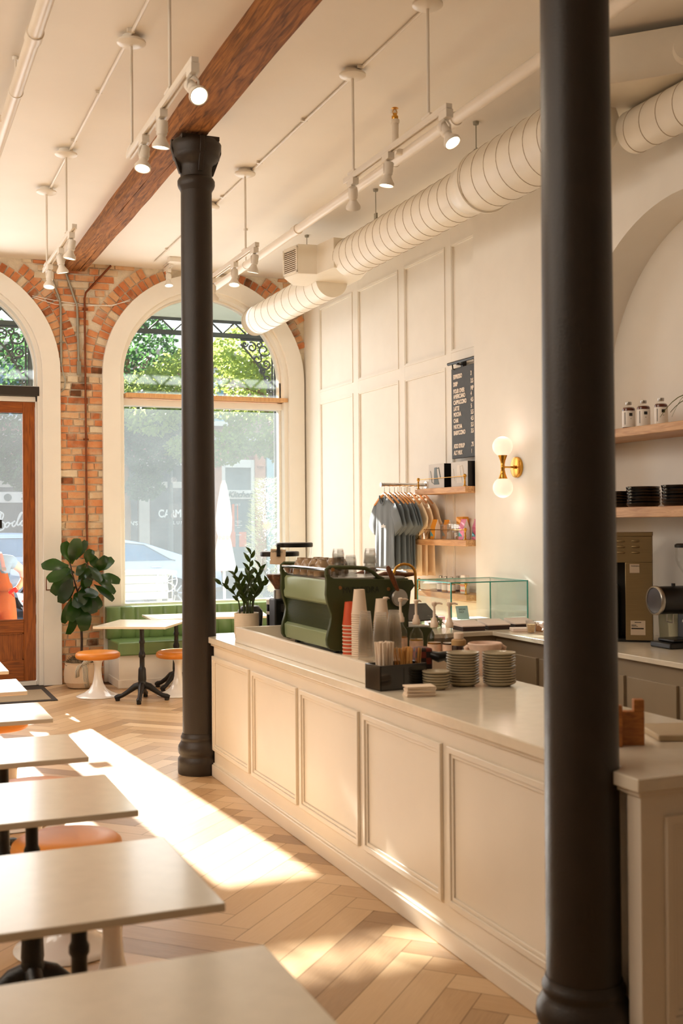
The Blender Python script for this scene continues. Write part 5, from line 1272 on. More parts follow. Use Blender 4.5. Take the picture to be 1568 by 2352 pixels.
for (dx, dy, dz, L1) in ((-.10, .28, .16, .38), (-.08, .22, .10, .32), (-.2, -.1, .15, .3), (.05, .2, .2, .3), (-.15, .12, .2, .3), (.1, -.2, .2, .35), (-.1, -.25, .15, .35)):
    P = []; d = Vector((dx, dy, 0)); 
    for k in range(9):
        s = k/8; P.append(Vector((0, 0, .11))+d*s*1.15+Vector((0, 0, dz*1.9*s-dz*2.3*s*s)))
    wd = [.012*(1-.9*s/8) for s in range(9)]; sd = d.cross(Vector((0, 0, 1))).normalized(); pr = None; b.tone = rnd.random()
    for p, w_ in zip(P, wd):
        k = (b.v(p-sd*w_), b.v(p+Vector((0, 0, -.004))), b.v(p+sd*w_))
        if pr: b.f([pr[0], pr[1], k[1], k[0]]); b.f([pr[1], pr[2], k[2], k[1]])
        pr = k
b.build('foliage', leafmat('spider_leaf', (.30, .33, .10), (.5, .55, .15), .2), sp_, recalc=False)
m_blackgl = mat('black_glaze', (.055, .055, .06), .14, var=.1, coat=.6); m_rawclay = mat('raw_brown_clay', (.36, .22, .12), .7, var=.1)
pl0 = None
def black_plate(loc, label, group, sc_=1.0):
    global pl0
    if pl0 is None:
        t = thing('black_plate', label, 'plate', loc, 0, group)
        b = MB(); b.lathe([(.093, .006), (.104, .012), (.108, .028), (.106, .029), (.10, .016), (.05, .011), (.002, .011)], 40, cap0=False); b.build('rim', m_blackgl, t, smooth=50)
        b = MB(); b.lathe([(.07, 0), (.092, .001), (.0935, .0065), (.05, .0065), (.002, .0065)], 40); b.build('foot', m_rawclay, t, smooth=50)
        pl0 = t; return t
    o = dup(pl0, loc, rnd.uniform(0, 6), label, group); o.scale = (sc_, sc_, sc_); return o
for (x, y, n_, nm, sc_) in ((4.575, 6.315, 5, 'shorter left stack', .97), (4.58, 6.05, 6, 'middle stack', 1.0), (4.60, 5.72, 6, 'right-hand stack', 1.0)):
    for k in range(n_): black_plate((x+rnd.uniform(-.003, .003), y+rnd.uniform(-.003, .003), 1.7825+k*.0205*sc_), 'black plate in the '+nm+' on the lower niche shelf, '+ordw(n_-1-k, n_), 'black plates in the '+nm, sc_)

# ================================================================== BREWER, GRINDER, TUB
m_tansteel = mat('satin_steel_sheet', (.58, .50, .36), .38, metal=.75, var=.05, stretch=(1, 1, 20)); m_sticker = mat('white_sticker', (.80, .72, .62), .6, var=.03)
bw = thing('coffee_brewer', 'tall steel batch coffee brewer with louvres and warning stickers in the arched niche', 'brewer', (4.505, 5.87, TOP), R(-38.5))
# local x runs along the face, the right edge at 0; local y goes into the machine
b = MB(); b.box(-.40, 0, 0, .25, .50, .665); b.build('hood', m_tansteel, bw, bevel=.003)
b = MB(); b.box(-.40, .003, -.003, .252, .665, .69); b.build('hood_lid', m_tansteel, bw, bevel=.003)
b = MB(); b.box(-.165, 0, .0, .25, .012, .50); b.build('column', m_tansteel, bw, bevel=.003)
b = MB(); b.box(-.40, -.152, .18, .25, .012, .50); b.box(-.40, -.0, .01, .25, .005, .02); b.build('back_panel', m_black, bw)
b = MB(); b.lathe([(.075, .02), (.08, .03), (.08, .33), (.06, .36), (.03, .38)], 28, (-.28, .09, 0)); b.build('server', m_blackmetal, bw)
for k in range(6):
    b = MB(); x = -.19+(k % 2)*.09; z = .635-(k//2)*.036
    b.lathe([(.002, -.026), (.006, -.02), (.0075, 0), (.006, .02), (.002, .026)], 10, (x, -.001, z), axis='X'); b.build('louvre', m_tansteel, bw)
b = MB(); b.box(-.137, -.078, -.0012, 0, .435, .49); b.build('warning_sticker', m_sticker, bw)
text_obj('warning_text', 'WARNING', .013, m_black, bw, (-.128, -.0016, .474), (PI/2, 0, 0), .0002, sx=.8)
b = MB(); b.box(-.135, -.045, -.0012, 0, .045, .135); b.build('rating_sticker', m_sticker, bw)
b = MB(); b.box(-.13, -.055, -.0016, -.001, .082, .09); b.box(-.13, -.10, -.0016, -.001, .105, .109); b.box(-.13, -.09, -.0016, -.001, .098, .101); b.box(-.11, -.07, -.0016, -.001, .122, .126); b.build('sticker_print', m_black, bw)
b = MB()
for x in (-.38, -.02):
    for y in (.03, .22): b.cyl((x, y, 0), (x, y, .015), .014, seg=10)
b.build('foot', m_black, bw)
gd = thing('bulk_grinder', 'black shop grinder with a round motor face and glass hopper at the right edge', 'grinder', (4.43, 5.60, TOP), R(-2))
b = MB(); b.box(-.08, .30, -.10, .10, 0, .035); b.box(-.04, .28, -.08, .08, .035, .055); b.box(.09, .22, -.06, .06, .05, .20); b.build('base', m_black, gd, bevel=.008)
b = MB(); b.lathe([(.075, -.115), (.082, -.11), (.084, -.06), (.084, .34), (.07, .36), (.002, .36)], 40, (0, 0, .285), axis='X'); b.build('motor', m_black, gd, smooth=40)
b = MB(); b.lathe([(.076, -.116), (.078, -.122), (.088, -.115), (.088, -.10)], 40, (0, 0, .285), axis='X', cap0=False, cap1=False); b.build('face_ring', m_steel, gd, smooth=60)
b = MB(); b.lathe([(.002, -.113), (.07, -.114), (.074, -.116)], 36, (0, 0, .285), axis='X'); b.build('face_plate', m_blackgl, gd)
b = MB(); b.lathe([(.045, .355), (.05, .36), (.05, .41), (.045, .415)], 24, (.17, 0, 0)); b.cyl((.02, 0, .36), (.02, 0, .385), .012, seg=12); b.build('neck', m_black, gd)
b = MB(); b.lathe([(.046, .41), (.05, .42), (.095, .49), (.108, .53), (.108, .60)], 30, (.17, 0, 0), cap0=False, cap1=False); b.build('hopper', m_clear, gd, smooth=50)
b = MB(); b.lathe([(.111, .598), (.112, .60), (.112, .615), (.10, .622), (.002, .624)], 30, (.17, 0, 0)); b.build('lid', m_black, gd)
b = MB(); b.tube([(.0, -.02, .20), (.0, -.02, .15), (.0, .04, .15), (.0, .04, .20)], .006, 8); b.tube([(.13, 0, .2), (.12, 0, .17), (.10, 0, .14)], [.03, .026, .02], 12); b.build('spout', m_steel, gd)
tb = thing('storage_tub', 'translucent square tub with a teal lid behind the shop grinder', 'tub', (4.62, 5.81, TOP), R(-10))
m_tub = glass('frosted_tub', (.80, .80, .70), milk=.35, milkcol=(.9, .88, .75), gloss=.6)
b = MB(); b.prism([(-.065, 0), (.065, 0), (.075, .19), (-.075, .19)], -.07, .07, 'XZ'); b.build('tub', m_tub, tb, bevel=.01)
b = MB(); b.box(-.08, .08, -.076, .076, .19, .21); b.build('lid', mat('teal_lid', (.05, .38, .33), .45), tb, bevel=.006)
b = MB(); b.lathe([(.04, .02), (.045, .14), (.05, .145)], 18, (.0, -.01, 0)); b.build('scoop_cup', m_white, tb)
# ================================================================== OUTSIDE
m_pave = mat('concrete_pavement', (.50, .49, .47), .9, var=.08, scale=3, bump=.2); m_asph = mat('grey_asphalt', (.36, .38, .40), .9, var=.1, scale=6, bump=.2)
b = MB(); b.box(-30, 40, 12.75, 17.5, -.20, -.05); tag(b.build('pavement', m_pave), kind='structure')
b = MB(); b.box(-30, 40, 17.5, 29.5, -.3, -.12); tag(b.build('street', m_asph), kind='structure')
b = MB(); b.box(-30, 40, 29.5, 60, -.3, .20); tag(b.build('far_pavement', m_pave), kind='structure')
# canopy over our pavement
m_deck = mat('pale_deck_paint', (.80, .83, .78), .7, var=.03); m_wrought = mat('wrought_iron', (.17, .18, .165), .55, var=.1)
cp = thing('iron_canopy', 'pavement canopy with a pale soffit, an iron lattice truss and scrollwork brackets outside the windows', 'canopy', (2, 14, 4.5))
b = loc_(MB(), cp); b.prism([(12.76, 4.74), (15.5, 4.52), (15.5, 4.60), (12.76, 4.82)], -8, 14, 'YZ'); b.build('soffit', m_deck, cp)
b = loc_(MB(), cp); b.box(-8, 14, 15.32, 15.40, 4.30, 4.355); b.box(-8, 14, 15.33, 15.39, 4.50, 4.525); b.build('chord', m_wrought, cp)
b = loc_(MB(), cp); x = -7.9; k = 0
while x < 13.5:
    x1 = x+.175; z0, z1 = (4.35, 4.51) if k % 2 else (4.51, 4.35)
    b.tube([(x, 15.36, z0), (x1, 15.36, z1)], .014, 4); x = x1; k += 1
b.build('lattice', m_wrought, cp, smooth=10)
def scroll(b, pts, r_): b.tube(pts, r_, 6)
def spiral_pts(cx, cz, r0, a0, turns, n=22, y=15.36, s=1):
    return [(cx+r0*(1-.8*k/n)*math.cos(a0+s*turns*2*PI*k/n), y, cz+r0*(1-.8*k/n)*math.sin(a0+s*turns*2*PI*k/n)) for k in range(n+1)]
for px in (1.93, 5.33, -1.5, 8.7):
    b = loc_(MB(), cp); b.lathe([(.07, -.05), (.075, .4), (.06, .45), (.055, 4.1), (.075, 4.2), (.075, 4.3)], 16, (px, 15.36, 0)); b.build('post', m_wrought, cp)
    for s in (-1, 1):
        b = loc_(MB(), cp)
        X = lambda u: px+s*u
        scroll(b, [(X(.08), 15.36, 4.28), (X(.55), 15.36, 4.28)], .014); scroll(b, [(X(.08), 15.36, 4.28), (X(.08), 15.36, 3.35)], .014)
        P = [(X(.08+.5*math.sin(PI/2*t/10)), 15.36, 4.26-.85*(1-math.sin(PI/2*t/10))**1.0) for t in range(11)]
        scroll(b, [(X(.10+.45*(t/10)**1.6), 15.36, 3.4+.82*(t/10)**.8) for t in range(11)], .014)
        for (cx, cz, r0, a0, tn) in ((.2, 4.15, .10, 0, 1.3), (.38, 4.18, .075, 2, 1.3), (.17, 3.95, .085, 3, -1.4), (.30, 4.02, .07, 1, 1.2), (.15, 3.74, .07, 0, 1.3), (.22, 3.85, .05, 2, -1.2), (.13, 3.58, .05, 1, 1.2), (.48, 4.22, .04, 0, 1.1), (.27, 4.22, .05, 1.5, 1.2)):
            scroll(b, spiral_pts(X(cx), cz, r0, a0, tn, s=s), .012)
        b.build('scroll_bracket', m_wrought, cp)

# facade over the street
FY = 34.5
m_fbrick = mat('rose_brick_facade', (.60, .47, .44), .9, var=.12, scale=2, stretch=(1, 1, 9), bump=.2); m_fstone = mat('grey_stone_trim', (.73, .70, .67), .8, var=.05); m_shopdark = mat('shop_window_dark', (.13, .19, .215), .2, var=.45, scale=.9, spec=.5)
m_terra = mat('terracotta_pier', (.74, .52, .42), .8, var=.08); m_bluep = mat('pale_blue_pilaster', (.62, .75, .80), .6, var=.04); m_greyd = mat('blue_grey_door', (.36, .43, .45), .5, var=.08); m_wframe = mat('white_shop_trim', (.86, .85, .84), .6, var=.02)
fb = thing('shop_building', 'row of old brick shops across the street with lettered windows', 'building', (6, FY, .2))
f_ = lambda: loc_(MB(), fb)
b = f_(); b.box(-14, 34, FY+.12, FY+.5, .2, 7.0); b.build('wall', m_fbrick, fb)
b = f_()
for x in (-9, -6.2, -3.4, -.6, 2.2, 5.0, 7.65, 13.2, 16.3, 19.5, 23): b.box(x-.16, x+.16, FY-.02, FY+.14, .2, 3.62)
b.box(-14, 10.0, FY-.01, FY+.14, 2.80, 2.99); b.box(-14, 10.0, FY-.03, FY+.14, 3.50, 3.68); b.box(11.5, 34, FY-.03, FY+.14, 3.5, 3.68); b.box(-14, 10.0, FY-.04, FY+.14, .2, .72); b.box(12.3, 34, FY-.04, FY+.14, .2, .8)
b.build('shopfront_trim', m_fstone, fb)
b = f_(); b.box(-14, 34, FY-.06, FY+.14, 6.8, 7.05); b.box(-14, 34, FY-.05, FY+.14, 4.3, 4.42); b.build('cornice', m_fstone, fb)
for (x0, x1) in ((-8.8, -6.4), (-6.0, -3.6), (-3.2, -.8), (-.4, 2.0), (2.4, 4.8), (5.2, 7.45), (7.85, 9.85), (13.4, 16.1), (16.5, 19.3)):
    b = f_(); b.box(x0, x1, FY+.06, FY+.125, .72, 2.80); b.box(x0, x1, FY+.06, FY+.125, 2.99, 3.50); b.build('shop_window', m_shopdark, fb)
for x0 in (-6, -3, 0, 3, 6, 9, 12, 15, 18):
    b = f_(); b.box(x0, x0+1.2, FY+.05, FY+.125, 4.9, 6.4); fr_ = b.build('upper_window', mat('upper_window_glass', (.50, .64, .72), .2, var=.2, scale=1), fb)
    b = f_(); b.box(x0-.12, x0+1.32, FY-.02, FY+.12, 6.4, 6.55); b.box(x0-.12, x0+1.32, FY-.02, FY+.12, 4.75, 4.9); b.box(x0+.57, x0+.63, FY+.02, FY+.12, 4.9, 6.4); b.build('window_surround', m_wframe, fr_)
b = f_()
for x0, x1 in ((9.86, 10.08), (11.18, 11.52)): b.box(x0, x1, FY-.08, FY+.14, .2, 4.0); b.lathe([(.10, 0), (.13, .05), (.10, .1)], 12, ((x0+x1)/2, FY-.05, 3.45))
b.build('pier', m_terra, fb)
b = f_(); b.box(10.09, 10.21, FY-.03, FY+.14, .2, 3.7); b.box(11.06, 11.17, FY-.03, FY+.14, .2, 3.7); b.box(10.2, 11.07, FY-.03, FY+.14, 2.46, 2.74); b.box(10.2, 11.07, FY-.03, FY+.14, 3.45, 3.7); b.box(10.2, 11.07, FY-.02, FY+.1, .2, .28); b.build('door_surround', m_wframe, fb)
b = f_(); b.box(10.21, 11.06, FY+.02, FY+.10, .28, 2.46); b.box(10.21, 11.06, FY+.05, FY+.10, 2.74, 3.45); dr = b.build('shop_door', m_greyd, fb)
b = f_()
for x0, x1, z0, z1 in ((10.36, 10.54, .95, 1.42), (10.66, 10.90, .95, 1.42), (10.43, 10.51, 1.42, 2.3), (10.60, 10.63, 1.6, 2.3)): b.box(x0, x1, FY+.008, FY+.022, z0, z1)
b.build('orange_poster', mat('orange_poster', (.86, .45, .30), .6), dr)
b = f_()
for z, w_ in ((1.75, .22), (1.70, .12), (1.62, .24), (1.55, .1), (1.32, .18)): b.box(10.64-w_/2, 10.64+w_/2, FY+.004, FY+.008, z, z+.018)
b.build('door_notice', m_wframe, dr)
b = f_(); b.box(11.56, 12.15, FY-.10, FY+.14, .2, 3.9); b.build('pilaster', m_bluep, fb)
m_sign = mat('painted_sign_white', (.94, .94, .93), .6, var=0); m_signgrey = mat('dark_sign_script', (.30, .36, .36), .6)
fo = Vector(fb.location)
text_obj('kitchen_lettering', 'Kitchen', .26, m_signgrey, fb, Vector((10.28, FY-.045, 2.52))-fo, (PI/2, 0, 0), .012, shear=.35, offset=.006)
text_obj('house_number', '1013', .09, m_sign, fb, Vector((10.52, FY+.005, 2.25))-fo, (PI/2, 0, 0), .002)
text_obj('window_lettering', "CARMEN'S", .33, m_sign, fb, Vector((8.09, FY+.055, 1.90))-fo, (PI/2, 0, 0), .004, offset=.008, sx=.80)
text_obj('window_lettering', 'L U N C H', .14, m_sign, fb, Vector((8.55, FY+.055, 1.68))-fo, (PI/2, 0, 0), .004)
text_obj('window_lettering', "CARMEN'S", .17, m_sign, fb, Vector((6.66, FY+.055, 1.66))-fo, (PI/2, 0, 0), .004, offset=.004)
# hand-lettered Boda
def stroke(b, pts, w_=.022):
    n = len(pts); P = []
    for i in range(n-1):
        for k in range(5):
            t = k/5; p0 = pts[max(0, i-1)]; p1 = pts[i]; p2 = pts[i+1]; p3 = pts[min(n-1, i+2)]
            P.append(tuple(.5*((2*p1[j])+(-p0[j]+p2[j])*t+(2*p0[j]-5*p1[j]+4*p2[j]-p3[j])*t*t+(-p0[j]+3*p1[j]-3*p2[j]+p3[j])*t**3) for j in (0, 1)))
    P.append(pts[-1]); b.tube([(p[0], FY+.05, p[1]) for p in P], w_, 6)
b = f_(); X0, Z0, S = 3.36, 1.52, .0133*1.0
def T_(pts): return [(X0+(x-0)*S, Z0+(1222-y)*S) for x, y in pts]
for st in ([(-3, 1222), (2, 1205), (5, 1190), (6, 1182)], [(-8, 1186), (4, 1180), (11, 1186), (8, 1196), (2, 1200), (11, 1203), (14, 1211), (9, 1219), (0, 1221), (-8, 1219)],
           [(20, 1203), (15, 1208), (16, 1214), (21, 1212), (24, 1205), (20, 1203), (26, 1206), (31, 1203)], [(36, 1200), (31, 1204), (30, 1211), (35, 1211), (41, 1200), (49, 1185), (51, 1181), (47, 1184), (42, 1196), (40, 1208), (44, 1209), (48, 1203)],
           [(55, 1199), (50, 1201), (48, 1208), (52, 1210), (57, 1199), (56, 1208), (61, 1207)]): stroke(b, T_(st))
b.build('script_lettering', m_sign, fb)
b = f_(); b.box(3.40, 4.9, FY-.06, FY+.06, 2.35, 2.66); b.build('sign_board', m_wframe, fb)
b = f_(); b.cyl((3.62, FY-.06, 2.5), (3.62, FY-.075, 2.5), .11, seg=20); b.build('round_emblem', m_signgrey, fb)
b = f_(); b.box(6.4, 7.22, FY-.0, FY+.055, 1.28, 1.58); b.build('notice_board', m_wframe, fb)

# street pole
t = thing('street_pole', 'grey street pole in front of the lettered shop windows', 'pole', (7.72, 31.5, .2)); b = MB(); b.lathe([(.14, 0), (.14, .3), (.085, .4), (.07, 4.6)], 14); b.build('shaft', mat('grey_pole', (.40, .44, .45), .5), t)
b = MB(); b.lathe([(.10, 4.6), (.12, 4.7), (.2, 4.9), (.16, 5.3), (.002, 5.4)], 16); b.build('lantern', m_wframe, t)

# parked cars: body built as cross-sections along its length
m_carglass = mat('car_window_glass', (.30, .44, .56), .08, var=.15, scale=2, coat=.6); m_tyre = mat('tyre_rubber', (.09, .09, .09), .8); m_hub = mat('alloy_wheel', (.65, .66, .68), .35, metal=.6)
def car(label, x_rear, y, z0, paint, suv=0.0, d=1):
    """x_rear is the rear bumper; the car points to -x when d = 1"""
    t = thing('parked_car', label, 'car', (x_rear, y, z0), 0 if d == 1 else PI, 'parked cars')
    H = 1.45+suv; Lc = 4.75
    top = [(0, .70), (.05, .95), (.12, 1.02), (.35, 1.07), (.80, 1.10), (1.15, 1.22), (1.55, 1.36+suv*.8), (2.0, H-.01), (2.4, H), (2.8, H-.04), (3.2, 1.24+suv*.4), (3.6, 1.02+suv*.1), (4.1, .96), (4.5, .86), (4.7, .70), (4.75, .55)]
    if suv: top = [(0, .7), (.03, 1.0), (.08, 1.15), (.25, H-.12), (.45, H-.02), (1.0, H), (2.4, H), (2.8, H-.05), (3.25, 1.3), (3.6, 1.12), (4.2, 1.05), (4.6, .9), (4.75, .6)]
    belt = .98+suv*.3
    b = MB(); prev = None
    for u, zt in top:
        k = min(1, min(u, Lc-u)/.5); hw = .80+.10*math.sqrt(max(0, k)); zb = .32 if .3 < u < 4.4 else .42
        zs = min(zt, belt); tum = max(0, zt-belt)
        sec = [(-hw+.04, zb), (-hw, zb+.12), (-hw-.01, .62), (-hw+.01, zs-.06), (-hw+.05, zs), (-hw+.06+tum*.42, zs+tum*.85), (-hw+.2+tum*.45, zt)]
        pts = sec+[(-a, z) for a, z in reversed(sec)]
        ring = [b.v((-u, a, z)) for a, z in pts]
        if prev: b.bridge(prev, ring)
        else: b.f(ring)
        prev = ring
    b.f(list(reversed(prev))); b.build('body', paint, t, smooth=55)
    for s in (-1, 1):
        b = MB(); yq = lambda z: s*(.905-.05-max(0, z-belt)*.50-.003)
        W = [(1.02, belt+.03), (1.12, belt+.05), (1.62, H-.13), (2.1, H-.085), (2.15, belt+.03)] if not suv else [(.35, belt+.04), (.45, H-.14), (2.05, H-.12), (2.1, belt+.03)]
        W2 = [(2.24, belt+.03), (2.2, H-.085), (2.55, H-.09), (3.0, 1.24), (3.3, belt+.06), (3.3, belt+.03)] if not suv else [(2.2, belt+.03), (2.18, H-.12), (2.75, H-.15), (3.2, belt+.05)]
        for poly in (W, W2):
            A = [b.v((-u, yq(z)+s*.012, z)) for u, z in poly]; B_ = [b.v((-u, yq(z)-s*.05, z)) for u, z in poly]; b.f(A); b.f(list(reversed(B_))); b.bridge(A, B_)
        b.build('side_window', m_carglass, t)
        b = MB()
        for W_ in ([(1.0, belt+.025), (1.12, belt+.06), (1.62, H-.115), (2.1, H-.065), (2.6, H-.07), (3.0, 1.26), (3.36, belt+.06)] if not suv else [(.33, belt+.03), (.43, H-.12), (2.75, H-.12), (3.25, belt+.05)],): b.tube([(-u, yq(z)+s*.016, z) for u, z in W_], .016, 6)
        b.build('chrome_trim', m_chrome, t)
        for u in (1.32, 2.30):
            b = MB(); b.tube([(-u, s*.905, .88), (-u, s*.935, .885), (-u-.2, s*.935, .885), (-u-.2, s*.905, .88)], .012, 6); b.build('door_handle', m_chrome, t)
        for u in (1.02, 3.78):
            b = MB(); b.lathe([(.33, -.0), (.375, .01), (.375, .03), (.33, .035)], 28, (-u, s*.885-.0175, .33), axis='Y'); b.build('wheel_arch', m_black, t)
            b = MB(); b.lathe([(.20, -.10), (.31, -.11), (.33, -.08), (.33, .08), (.31, .11), (.20, .10)], 30, (-u, s*.82, .33), axis='Y'); wh = b.build('wheel', m_tyre, t)
            b = MB()
            for k in range(7):
                a = 2*PI*k/7; b.tube([(-u+.04*math.cos(a), s*.925, .33+.04*math.sin(a)), (-u+.2*math.cos(a), s*.925, .33+.2*math.sin(a))], [.03, .02], 6)
            b.lathe([(.21, -.02), (.21, .02)], 28, (-u, s*.91, .33), axis='Y', cap0=False, cap1=False); b.build('rim', m_hub, wh)
    b = MB(); b.box(-.03, .012, -.78, -.52, .72, .86); b.box(-.03, .012, .52, .78, .72, .86); b.build('tail_light', mat('tail_light_red', (.55, .06, .05), .25), t)
    return t
m_silver = mat('silver_blue_car_paint', (.70, .76, .84), .22, var=.02, coat=.8); m_bluecar = mat('blue_grey_car_paint', (.62, .70, .80), .22, var=.02, coat=.8)
car('silver-blue sedan parked across the street, seen through the arched window', 6.75, 23.9, -.06, m_silver)
car('blue-grey estate car parked across the street, seen through the door pane', 3.9, 27.2, -.06, m_bluecar, .13)
# people-free pavement furniture
m_outw = mat('weathered_white_paint', (.62, .65, .63), .6, var=.05)
t = thing('outdoor_table', 'white outdoor side table with a slatted apron on the pavement beyond the arched window', 'table', (2.95, 14.5, -.05))
b = MB(); b.box(-.62, .60, -.35, .35, 1.11, 1.15); b.build('tabletop', m_outw, t, bevel=.004)
b = MB()
for k in range(3): b.box(-.56, .54, -.32, -.30, .80+k*.102, .895+k*.102); b.box(-.56, .54, .30, .32, .80+k*.102, .895+k*.102)
b.build('apron', m_outw, t, bevel=.003)
for x in (-.54, .52):
    for y in (-.29, .29): bb = MB(); bb.box(x-.03, x+.03, y-.03, y+.03, 0, 1.11); bb.build('leg', m_outw, t)
em_o = MB(); ye = YW+.122; cx_, cz_, rr_ = 3.02, 1.06, .125
em_o.strip([(cx_+rr_*math.cos(2*PI*k/32), cz_+rr_*math.sin(2*PI*k/32)) for k in range(32)], [(cx_+(rr_-.01)*math.cos(2*PI*k/32), cz_+(rr_-.01)*math.sin(2*PI*k/32)) for k in range(32)], ye, ye+.002, 'XZ', closed=True)
for k in range(8):
    a = 2*PI*k/8+.2; em_o.tube([(cx_, ye+.001, cz_), (cx_+(rr_-.01)*math.cos(a), ye+.001, cz_+(rr_-.01)*math.sin(a))], .0028, 4)
m_vinyl = glass('white_vinyl', (.55, .56, .55), milk=.5, milkcol=(.95, .97, .97), gloss=.2)
tag(em_o.build('window_emblem', m_vinyl), 'white citrus-slice emblem on the lower glass of the arched window', 'emblem')
t = thing('patio_umbrella', 'folded white patio umbrella tied up on the pavement outside the arched window', 'umbrella', (4.39, 14.9, -.08))
b = MB(); n = 28
def umb(z, r_): return [b.v((r_*(1+.22*math.cos(a*8))*math.cos(a), r_*(1+.22*math.cos(a*8))*math.sin(a), z)) for a in [2*PI*k/n for k in range(n)]]
pr = None
for z, r_ in ((1.14, .145), (1.3, .12), (1.52, .085), (1.60, .07), (1.68, .09), (1.85, .095), (2.05, .075), (2.3, .035), (2.36, .015)):
    k = umb(z, r_)
    if pr: b.bridge(pr, k)
    pr = k
b.f(pr); b.build('canopy', mat('white_canvas', (.80, .81, .79), .8, var=.03), t, smooth=60)
b = MB(); b.cyl((0, 0, 0), (0, 0, 1.5), .02, seg=10); b.build('pole', m_wframe, t)
b = MB(); b.lathe([(.078, 1.56), (.084, 1.565), (.084, 1.60), (.078, 1.61)], 20); b.build('tie', mat('beige_strap', (.72, .70, .62), .7), t)
b = MB(); b.lathe([(.15, 0), (.19, .01), (.11, .28), (.07, .50), (.03, .6)], 20); b.build('base_cover', m_wframe, t)

# ---- trees and shrubs
def foliage(b, center, rad, n_, size, r):
    for i in range(n_):
        while True:
            v = Vector((r.uniform(-1, 1), r.uniform(-1, 1), r.uniform(-1, 1)))
            if v.length < 1: break
        if v.length > .05: v = v.normalized()*(v.length**.45)
        p = Vector(center)+Vector((v.x*rad[0], v.y*rad[1], v.z*rad[2]))
        d = Vector((r.uniform(-1, 1), r.uniform(-1, 1), r.uniform(-.9, .5))).normalized(); s = d.orthogonal().normalized()*size*.45*r.uniform(.7, 1.2); l = size*r.uniform(.7, 1.3)
        b.tone = r.random(); b.quad(p, p+d*l*.5+s, p+d*l, p+d*l*.5-s)
def tree(label, x, y, z0, trunk, limbs, clumps, mleaf, size, dens, seed):
    t = thing('street_tree', label, 'tree', (x, y, z0), 0, 'street trees')
    r = random.Random(seed)
    b = MB(); b.tube(trunk, [.16-.011*k for k in range(len(trunk))], 10)
    for P in limbs: b.tube(P, [max(.012, .09-.015*k) for k in range(len(P))], 8)
    b.build('trunk', m_treebark, t)
    b = MB()
    for c, rad, k in clumps: foliage(b, c, rad, int(k*dens), size, r)
    tag(b.build('crown', mleaf, t, recalc=False), kind='stuff')
m_treebark = mat('pale_tree_bark', (.55, .42, .29), .8, var=.15, scale=5, bump=.3)
m_bright = leafmat('sunlit_leaf', (.44, .52, .27), (.80, .85, .45), .58, .5); m_willow = leafmat('willow_leaf', (.24, .36, .23), (.40, .58, .32), .45, .5)
# spreading tree: trunk right of the view, limbs reaching left
tree('bright green tree over the street, limbs leaning in from the right of the arched window', 11.4, 28.0, .0, [(0, 0, 0), (-.1, 0, 1.6), (-.45, 0, 3.0), (-.95, 0, 4.2), (-1.7, 0, 5.2), (-2.5, 0, 5.9)],
     [[(-.95, 0, 4.2), (-.9, .3, 5.4), (-.6, .4, 6.4)], [(-.45, 0, 3.0), (-1.3, -.3, 3.9), (-2.3, -.5, 5.0), (-3.3, -.6, 5.3), (-4.2, -.6, 5.2)], [(-.3, 0, 2.6), (-1.2, .2, 3.6), (-1.7, .2, 4.4), (-2.2, .2, 4.9), (-3.0, .2, 4.9)]],
     [((-3.6, -.3, 5.2), (1.7, 1.0, .9), 1.2), ((-1.9, .2, 6.1), (1.5, 1.0, .8), 1.0), ((-.5, .2, 6.6), (1.6, 1.0, .9), .8), ((-2.0, -.2, 4.1), (1.2, .8, .7), .8), ((-3.6, -.3, 3.6), (1.1, .8, .45), .5), ((-.6, .2, 4.6), (1.0, .8, 1.0), .6), ((-5.0, -.2, 4.7), (1.0, .8, .8), .6), ((.8, 0, 5.4), (1.2, .9, 1.3), .6), ((-.9, 0, 3.5), (1.0, .7, .4), .5)], m_bright, .13, 2400, 3)
tree('dark feathery tree at the left side of the arched window', 6.1, 30.0, .0, [(0, 0, 0), (.05, 0, 2), (.0, 0, 3.6), (.1, 0, 5.5), (0, 0, 6.6)], [[(0, 0, 3.6), (.6, 0, 4.4), (1.0, 0, 4.8)], [(0, 0, 3.8), (-.7, 0, 4.8), (-1.0, 0, 5.4)]],
     [((.1, 0, 6.2), (1.4, 1.2, 1.3), 1.2), ((.4, 0, 4.6), (1.2, 1.0, .8), 1.0), ((-.6, 0, 4.2), (.9, .9, .9), .7), ((.7, -.2, 3.5), (.8, .6, .5), .45), ((.5, -.3, 2.7), (.5, .4, .35), .25), ((1.3, -.3, 4.0), (.7, .5, .5), .4)], m_willow, .14, 2300, 5)
tree('dark feathery tree seen through the fanlight and the door pane', 2.1, 30.0, .0, [(0, 0, 0), (0, 0, 2.4), (.1, 0, 4.2), (0, 0, 6.0)], [[(.05, 0, 3.4), (.8, 0, 4.4), (1.2, 0, 5.0)], [(.05, 0, 3.2), (-.8, 0, 4.2), (-1.3, 0, 4.6)]],
     [((0, 0, 5.8), (1.8, 1.2, 1.3), 1.2), ((.9, 0, 4.3), (1.1, .9, .8), .8), ((-.8, 0, 4.2), (1.0, .9, .8), .7), ((1.4, -.2, 3.2), (.6, .5, .6), .4), ((1.75, -.3, 2.5), (.35, .3, .3), .12)], m_willow, .14, 2300, 8)
sh = thing('feathery_shrub', 'tall feathery pale shrub with orange flowers just outside the right edge of the arched window', 'shrub', (4.52, 13.5, -.05))
b = MB(); r_ = random.Random(4)
